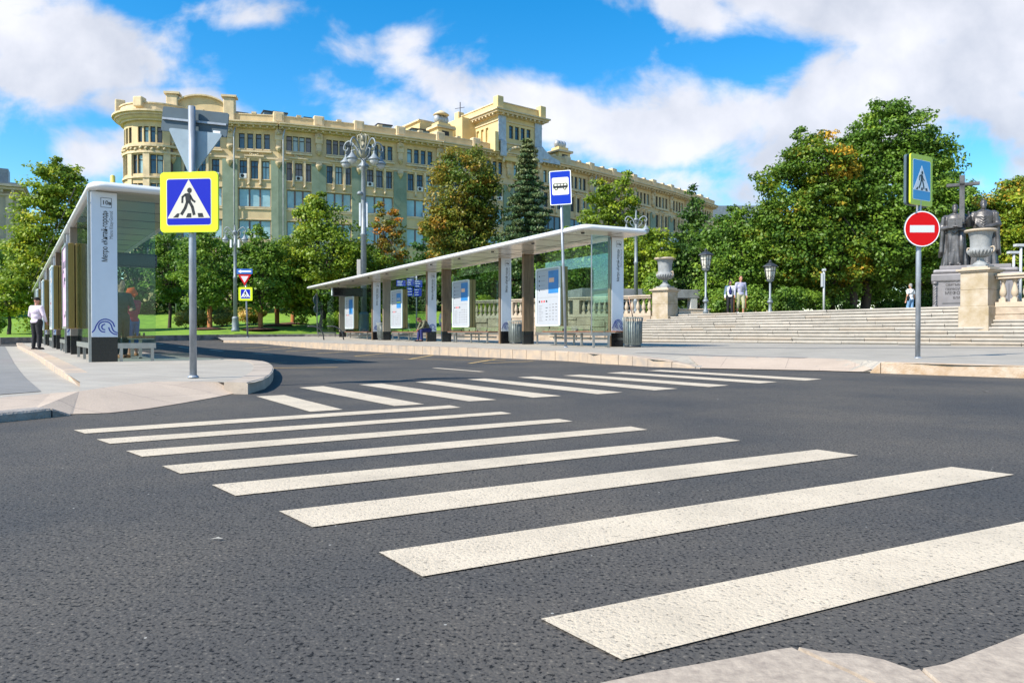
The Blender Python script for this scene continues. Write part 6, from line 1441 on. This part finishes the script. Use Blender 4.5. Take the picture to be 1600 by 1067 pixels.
    e = MB(); [e.sphere((s_ * .030, -.083, .012), (.011, .006, .006), M=Mh, n=8, k=5) for s_ in (-1, 1)]; e.build('eyes', BLACKT, t)
    if inner: c = MB(); c.sphere(J['chest'] + V((0, -.03, -.08)), (.105, .118, .26), n=14, k=10); rm_obj(c, 'undershirt', inner, t, .013, 2)
    if bag: c = MB(); c.sphere((0, 0, 0), 1, M=Matrix.Translation(bag[1]) @ Matrix.Diagonal((.10, .07, .15, 1)), n=12, k=8); cc = rm_obj(c, 'bag', bag[0], t, .013, 1); s_ = MB().tube(catmull([V(bag[1]) + V((0, 0, .14)), J['chest'] + V((0, .15, .02)), J['sl' if bag[1][0] < 0 else 'sr'] + V((0, .02, .085)), J['chest'] + V((0, -.15, .0)), V(bag[1]) + V((0, -.03, .13))], 5), .012, 6); s_.build('strap', bag[0], cc)
    return t
M_ = lambda n, c, **k: mat(n, c, k.pop('r', .8), **k)
LIL = M_('pale_lilac_cotton', (.62, .53, .62), bump=.4, bscale=9, var=.08, vscale=5); BLKC = M_('black_cloth', (.012, .012, .016), bump=.3, bscale=10); HAIRB = M_('dark_hair', (.012, .009, .008)); HAIRG = M_('grey_hair', (.25, .24, .23)); HAIRR = M_('red_hair', (.75, .10, .02)); HAIRN = M_('brown_hair', (.09, .035, .018))
MAG = M_('crimson_knit', (.42, .03, .09), bump=.3, bscale=12); DENB = M_('blue_denim', (.03, .14, .42), var=.25, vscale=6); DENL = M_('light_denim', (.18, .34, .55), var=.25, vscale=6); WHC = M_('white_cotton', (.72, .72, .72)); CHECK = M_('blue_checked_cloth', (.17, .19, .32), var=.8, vscale=14, col2=(.45, .42, .46)); KHA = M_('khaki_cloth', (.36, .36, .22)); NAVY = M_('navy_cloth', (.015, .02, .12)); CAMO = M_('camouflage_cloth', (.13, .13, .08), var=.7, vscale=10); TEAL = M_('dark_teal_cloth', (.015, .04, .05)); WHSH = M_('white_shoes', (.6, .58, .55)); TANS = M_('tan_shoes', (.30, .14, .06)); GREYC = M_('grey_cloth', (.24, .25, .30)); PINKC = M_('pale_pink_cloth', (.60, .42, .50))
# man at the kerb, back to the camera
p = G(57.5, 545.6, .13)
person('man in a pale lilac shirt and black trousers seen from behind at the left kerb', (p.x, p.y, .125), R(180 - 14), 1.62, dict(sl=(.195, 0, 1.40), sr=(-.195, 0, 1.40), el=(.30, -.02, 1.14), er=(-.30, .0, 1.14), wl=(.20, -.22, 1.02), wr=(-.27, -.12, .94), al=(.12, .02, .085), ar=(-.12, .02, .085)), LIL, 'long', BLKC, 'long', HAIRB, 'cap', BLKC, build=1.22, skin=SKIN2)
q = sp_(OR1, A1, -.02, 8.6); 
person('person in a pale pink shirt standing beside the bronze cabinets of the left shelter', (PD(88.5, 519, 25).x, 25, .125), R(160), 1.62, {}, PINKC, 'long', DENL, 'long', HAIRB, 'short', BLKC, build=1.1)
# two people behind the end glass
D = 16.6; p = PD(207, 519, D)
person('woman with red curly hair, crimson top and blue jeans behind the left shelter glass', (p.x, D, .125), R(-115), 1.5, dict(el=(.24, -.13, 1.16), wl=(.20, -.34, 1.22), er=(-.22, -.1, 1.13), wr=(-.12, -.3, 1.16), head=(0, -.05, 1.63)), MAG, 'long', DENB, 'capri', HAIRR, 'big', TANS, build=1.05)
D = 15.4; p = PD(189, 519, D)
person('person in dark teal clothes half hidden by the white pillar of the left shelter', (p.x, D, .125), R(60), 1.62, dict(wl=(.1, -.25, 1.1), el=(.22, -.12, 1.12)), TEAL, 'long', TEAL, 'long', HAIRB, 'long', TANS, build=1.05)
# seated person, leaning forward
seat = sp_(OR2, A2, -.02, 14.9, .46)
p = PD(664, 519, 33.2)
person('person in camouflage jacket and navy trousers bending forward on a bench', (p.x, 33.2, .24), R(-58), 1.66, dict(hip=(0, .20, .55), chest=(0, -.02, .82), neck=(0, -.16, .98), head=(0, -.30, 1.02), hl=(.09, .18, .54), hr=(-.09, .18, .54), kl=(.12, -.25, .52), kr=(-.12, -.25, .52), al=(.12, -.22, .085), ar=(-.12, -.30, .085), sl=(.19, -.10, .94), sr=(-.19, -.10, .94), el=(.22, -.22, .68), er=(-.22, -.22, .68), wl=(.07, -.34, .58), wr=(-.07, -.34, .56), face=Vector((0, -.6, -.75))), CAMO, 'long', NAVY, 'long', HAIRN, 'short', BLKC, build=1.08, skin=SKIN2)
p = PD(694, 519, 36.5)
person('person in white jacket and light jeans standing beside a brown pillar', (p.x, 36.5, .24), R(165), 1.62, {}, WHC, 'long', DENL, 'long', HAIRN, 'short', WHSH, bag=(BLKC, (-.2, .05, 1.0)))
p = PD(786.5, 519, 32.0)
person('fair-haired person in dark clothes partly hidden behind the second white pillar', (p.x, 32.0, .24), R(30), 1.25, {}, TEAL, 'long', TEAL, 'long', M_('fair_hair', (.55, .42, .30)), 'short', BLKC)
# couple on the terrace
cz_ = 1.497
p = PD(1140.5, 519, 35.0); person('woman in white jacket and black trousers, left of the couple above the steps', (p.x, 35.0, cz_), R(-8), 1.62, dict(kl=(.09, -.05, .5), al=(.09, -.02, .085), kr=(-.09, .03, .5), ar=(-.09, .12, .12), wl=(.27, .02, .86)), WHC, 'long', BLKC, 'long', HAIRB, 'long', WHSH, inner=NAVY, build=.95, skin=SKIN2)
p = PD(1157, 519, 35.0); person('man in blue checked shirt and khaki trousers, right of the couple above the steps', (p.x, 35.0, cz_), R(6), 1.82, dict(kl=(.09, -.12, .52), al=(.09, -.08, .085), kr=(-.09, .05, .5), ar=(-.08, .2, .14), wr=(-.3, -.04, .88), er=(-.27, .0, 1.12)), CHECK, 'long', KHA, 'capri', HAIRN, 'short', WHSH, inner=GREYC, build=1.08, skin=SKIN2)
p = PD(1422.5, 519, 39.0); person('man in white shirt with a dark shoulder bag walking left of the no-entry pole', (p.x, 39.0, cz_), R(200), 1.72, dict(kl=(.09, -.1, .51), ar=(-.09, .15, .12)), WHC, 'short', DENL, 'long', HAIRG, 'short', WHSH, bag=(BLKC, (.2, .02, 1.0)))
# two small wooden posts by the couple
for (u, l) in ((1145, 'orange-brown wooden post between the couple'), (1163.5, 'orange-brown wooden post just right of the couple')):
    p = PD(u, 519, 36.8); t = thing('wooden_post', l, 'post', (p.x, 36.8, 1.49)); MB().lathe([(.09, 0), (.09, .8), (.03, .86)], 8, 0).build('post_body', WRAP, t)
# ================================================================ monument
BRZ = mat('bronze', (.115, .11, .11), .4, metal=.35, var=.5, vscale=2.5, bump=.4, bscale=12, detail=7); BRZL = mat('bronze_pedestal', (.23, .215, .22), .5, metal=.2, var=.2, vscale=2, detail=7)
D = 29.5; px = 1150 / D; pm = PD(1521, 519, D); mon = thing('bronze_monument', 'bronze monument of two robed saints with a tall cross on a grey pedestal', 'monument', (pm.x, D, 1.5), R(-30))
def zz(v): return CAMH + (519 - v) / px - 1.5
Wp = 119 / px; h2 = Wp / 2; zp1 = zz(416.5)
m = MB(); m.bb(-h2, h2, -1.1, 1.1, -.1, .12, 0, bev=.02); m.bb(-h2 * .93, h2 * .93, -1.0, 1.0, .121, zz(441), 0, bev=.02); m.bb(-h2 * .97, h2 * .97, -1.05, 1.05, zz(441) + .001, zz(429), 0, bev=.05); m.bb(-h2 * .93, h2 * .93, -1.0, 1.0, zz(429) + .001, zz(422), 0, bev=.08); m.bb(-h2 * .78, h2 * .78, -.85, .85, zz(422) + .001, zp1, 0, bev=.02); m.build('pedestal', BRZL, mon)
for x in (-h2 * .88, h2 * .88):
    m = MB(); m.lathe([(.09, .13), (.09, .22), (.07, .24)], 10, 0, (x, -1.02, 0)); 
    for ph in (0, 2.1, 4.2): m.tube([(x + .04 * math.cos(ph + q * .9), -1.02 + .04 * math.sin(ph + q * .9), .24 + q * .045) for q in range(int((zz(441) - .35) / .045))], .035, 5)
    m.lathe([(.07, zz(441) - .1), (.1, zz(441) - .01)], 10, 0, (x, -1.02, 0)); m.build('twisted_column', BRZL, mon)
m = MB(); m.bb(-h2 * .72, h2 * .72, -1.03, -1.001, .3, zz(446), 0, bev=.01); pl_ = m.build('plaque', BRZL, mon); m = MB()
for k in range(16):
    x = -h2 * .72 + k * (h2 * 1.44 / 16) + .08; m.tube([(x + .075 * math.cos(a * PI / 6), -1.02, zz(440) + .02 + .05 * math.sin(a * PI / 6)) for a in range(13)], .012, 4)
m.build('carved_band', BRZL, mon); m = MB()
for k, (s_, sz) in enumerate((('СВЯТЫМ РАВНОАПОСТОЛЬНЫМ', .12), ('ПЕРВОУЧИТЕЛЯМ СЛАВЯНСКИМ', .12), ('МЕФОДИЮ И КИРИЛЛУ', .17), ('БЛАГОДАРНАЯ РОССИЯ', .12))): text_mesh(m, s_, sz, Matrix.Translation((0, -1.032, .98 - k * .17)) @ RX90, 0, 'CENTER', .003, .003)
m.build('inscription', mat('dark_letters', (.05, .045, .045), .5), pl_)
def saint(x, y, h, twist, side, book):
    s = MB(); V = Vector; k = h / 1.75; o = V((x, y, zp1)); P = lambda a, b, c: o + V((a, b, c)) * k
    prof = [(.30, 0), (.29, .15), (.26, .5), (.24, .85), (.25, 1.1), (.27, 1.3), (.20, 1.42), (.09, 1.48)]
    vs = []; n = 40
    for j, (r, z) in enumerate(prof):
        for i in range(n): a = 2 * PI * i / n; q = r * (1 + (.10 * math.sin(9 * a + z * 2.4 * twist) + .05 * math.sin(17 * a - z * 3)) * max(0, 1.35 - z)); vs.append(P(q * math.cos(a) * 1.05, q * .78 * math.sin(a), z))
    fs = [(j * n + i, j * n + (i + 1) % n, (j + 1) * n + (i + 1) % n, (j + 1) * n + i) for j in range(len(prof) - 1) for i in range(n)] + [tuple(range(n))[::-1], tuple((len(prof) - 1) * n + i for i in range(n))]
    s.add(vs, fs)
    s.sphere(P(0, -.02, 1.63), (.082 * k, .095 * k, .118 * k)); s.sphere(P(0, -.10, 1.55), (.055 * k, .05 * k, .10 * k)); s.sphere(P(0, -.115, 1.635), (.015 * k, .025 * k, .025 * k)); cap(s, P(0, 0, 1.42), P(0, 0, 1.56), .06 * k, .055 * k)
    for sg in (-1, 1): s.sphere(P(sg * .22, 0, 1.36), (.10 * k, .10 * k, .09 * k))
    # cloak falling from the shoulder
    for i in range(9): a = i / 8; cap(s, P(side * (.24 + .04 * a), .10 - .22 * a, 1.34), P(side * (.36 - .03 * a), .16 - .30 * a, .32 + .1 * a), .055 * k, .05 * k, 8)
    for i in range(6): zz_ = 1.36 - i * .05; s.tube([P(-.2 * side, -.1 - .02 * i, zz_), P(0, -.22, zz_ - .10 - .02 * i), P(.22 * side, -.08, zz_ + .02)], .022 * k, 6)
    a1, a2_, a3 = (P(side * .24, -.02, 1.34), P(side * .32, -.12, 1.06), P(side * .05, -.33, 1.08 if book else .98)); cap(s, a1, a2_, .09 * k, .075 * k); cap(s, a2_, a3, .07 * k, .045 * k); hand(s, a3, a3 - a2_, 1, 1.25 * k)
    b1, b2x, b3 = P(-side * .24, -.02, 1.34), P(-side * .32, -.06, 1.12), P(-side * .30, -.26, 1.28); cap(s, b1, b2x, .085 * k, .07 * k); cap(s, b2x, b3, .065 * k, .042 * k); hand(s, b3, V((-side * .3, -.4, .5)), 1, 1.2 * k)
    for sg in (-1, 1): cap(s, P(sg * .1, -.16, .04), P(sg * .12, -.36, .03), .05 * k, .04 * k)
    ob = rm_obj(s, 'saint_figure', BRZ, mon, .022, 2)
    if book: q = P(side * .0, -.34, 1.17); MB().bb(q.x - .17 * k, q.x - .005, q.y - .04, q.y + .02, q.z - .13 * k, q.z + .13 * k, 0, bev=.01).bb(q.x + .005, q.x + .17 * k, q.y - .04, q.y + .02, q.z - .13 * k, q.z + .13 * k, 0, bev=.01).build('open_book', BRZ, ob)
    return ob
def xx(u): return (u - 1517) / px
saint(xx(1491), -.2, (zz(318) - zp1) * 1.0, 1.0, -1, True); saint(xx(1529), .05, (zz(313) - zp1), -.9, 1, False)
m = MB(); xc = xx(1500); zt_, zb_ = zz(277), zz(414)
m.tube([(xc - .02, -.45, zb_), (xc, -.45, zt_ - (zt_ - zb_) * .55)], .085, 12); m.bb(xc - .09, xc + .09, -.54, -.36, zt_ - (zt_ - zb_) * .55, zt_, 0, bev=.01); m.bb(xx(1479), xx(1523), -.54, -.36, zz(293), zz(288.5), 0, bev=.01); 
for z in (.38, .45): m.lathe([(.13, 0), (.13, .08)], 12, 0, (xc, -.45, zb_ + (zt_ - zb_) * z))
m.build('cross', BRZ, mon)
# ================================================================ pavement litter and road bits
for k, (u, v, s_) in enumerate(((338, 842, .022), (1122, 624, .02), (1540, 612, .06), (243, 647, .03))):
    p = G(u, v, .006); m = MB(); m.add([(-s_, 0, 0), (0, -s_ * .18, .004), (s_, .02 * s_, .002), (.2 * s_, s_ * .2, .006)], [(0, 1, 2, 3)]); o = m.build('paper_scrap', mat('paper', (.34, .33, .3), .8), None, loc=p, rz=k); tag(o, ['small pale scrap of paper on the asphalt left of the nearest stripes', 'tiny pale scrap on the asphalt in front of the far crossing', 'flat pale scrap on the asphalt near the right kerb', 'pale scrap on the asphalt below the left ramp'][k], 'litter')
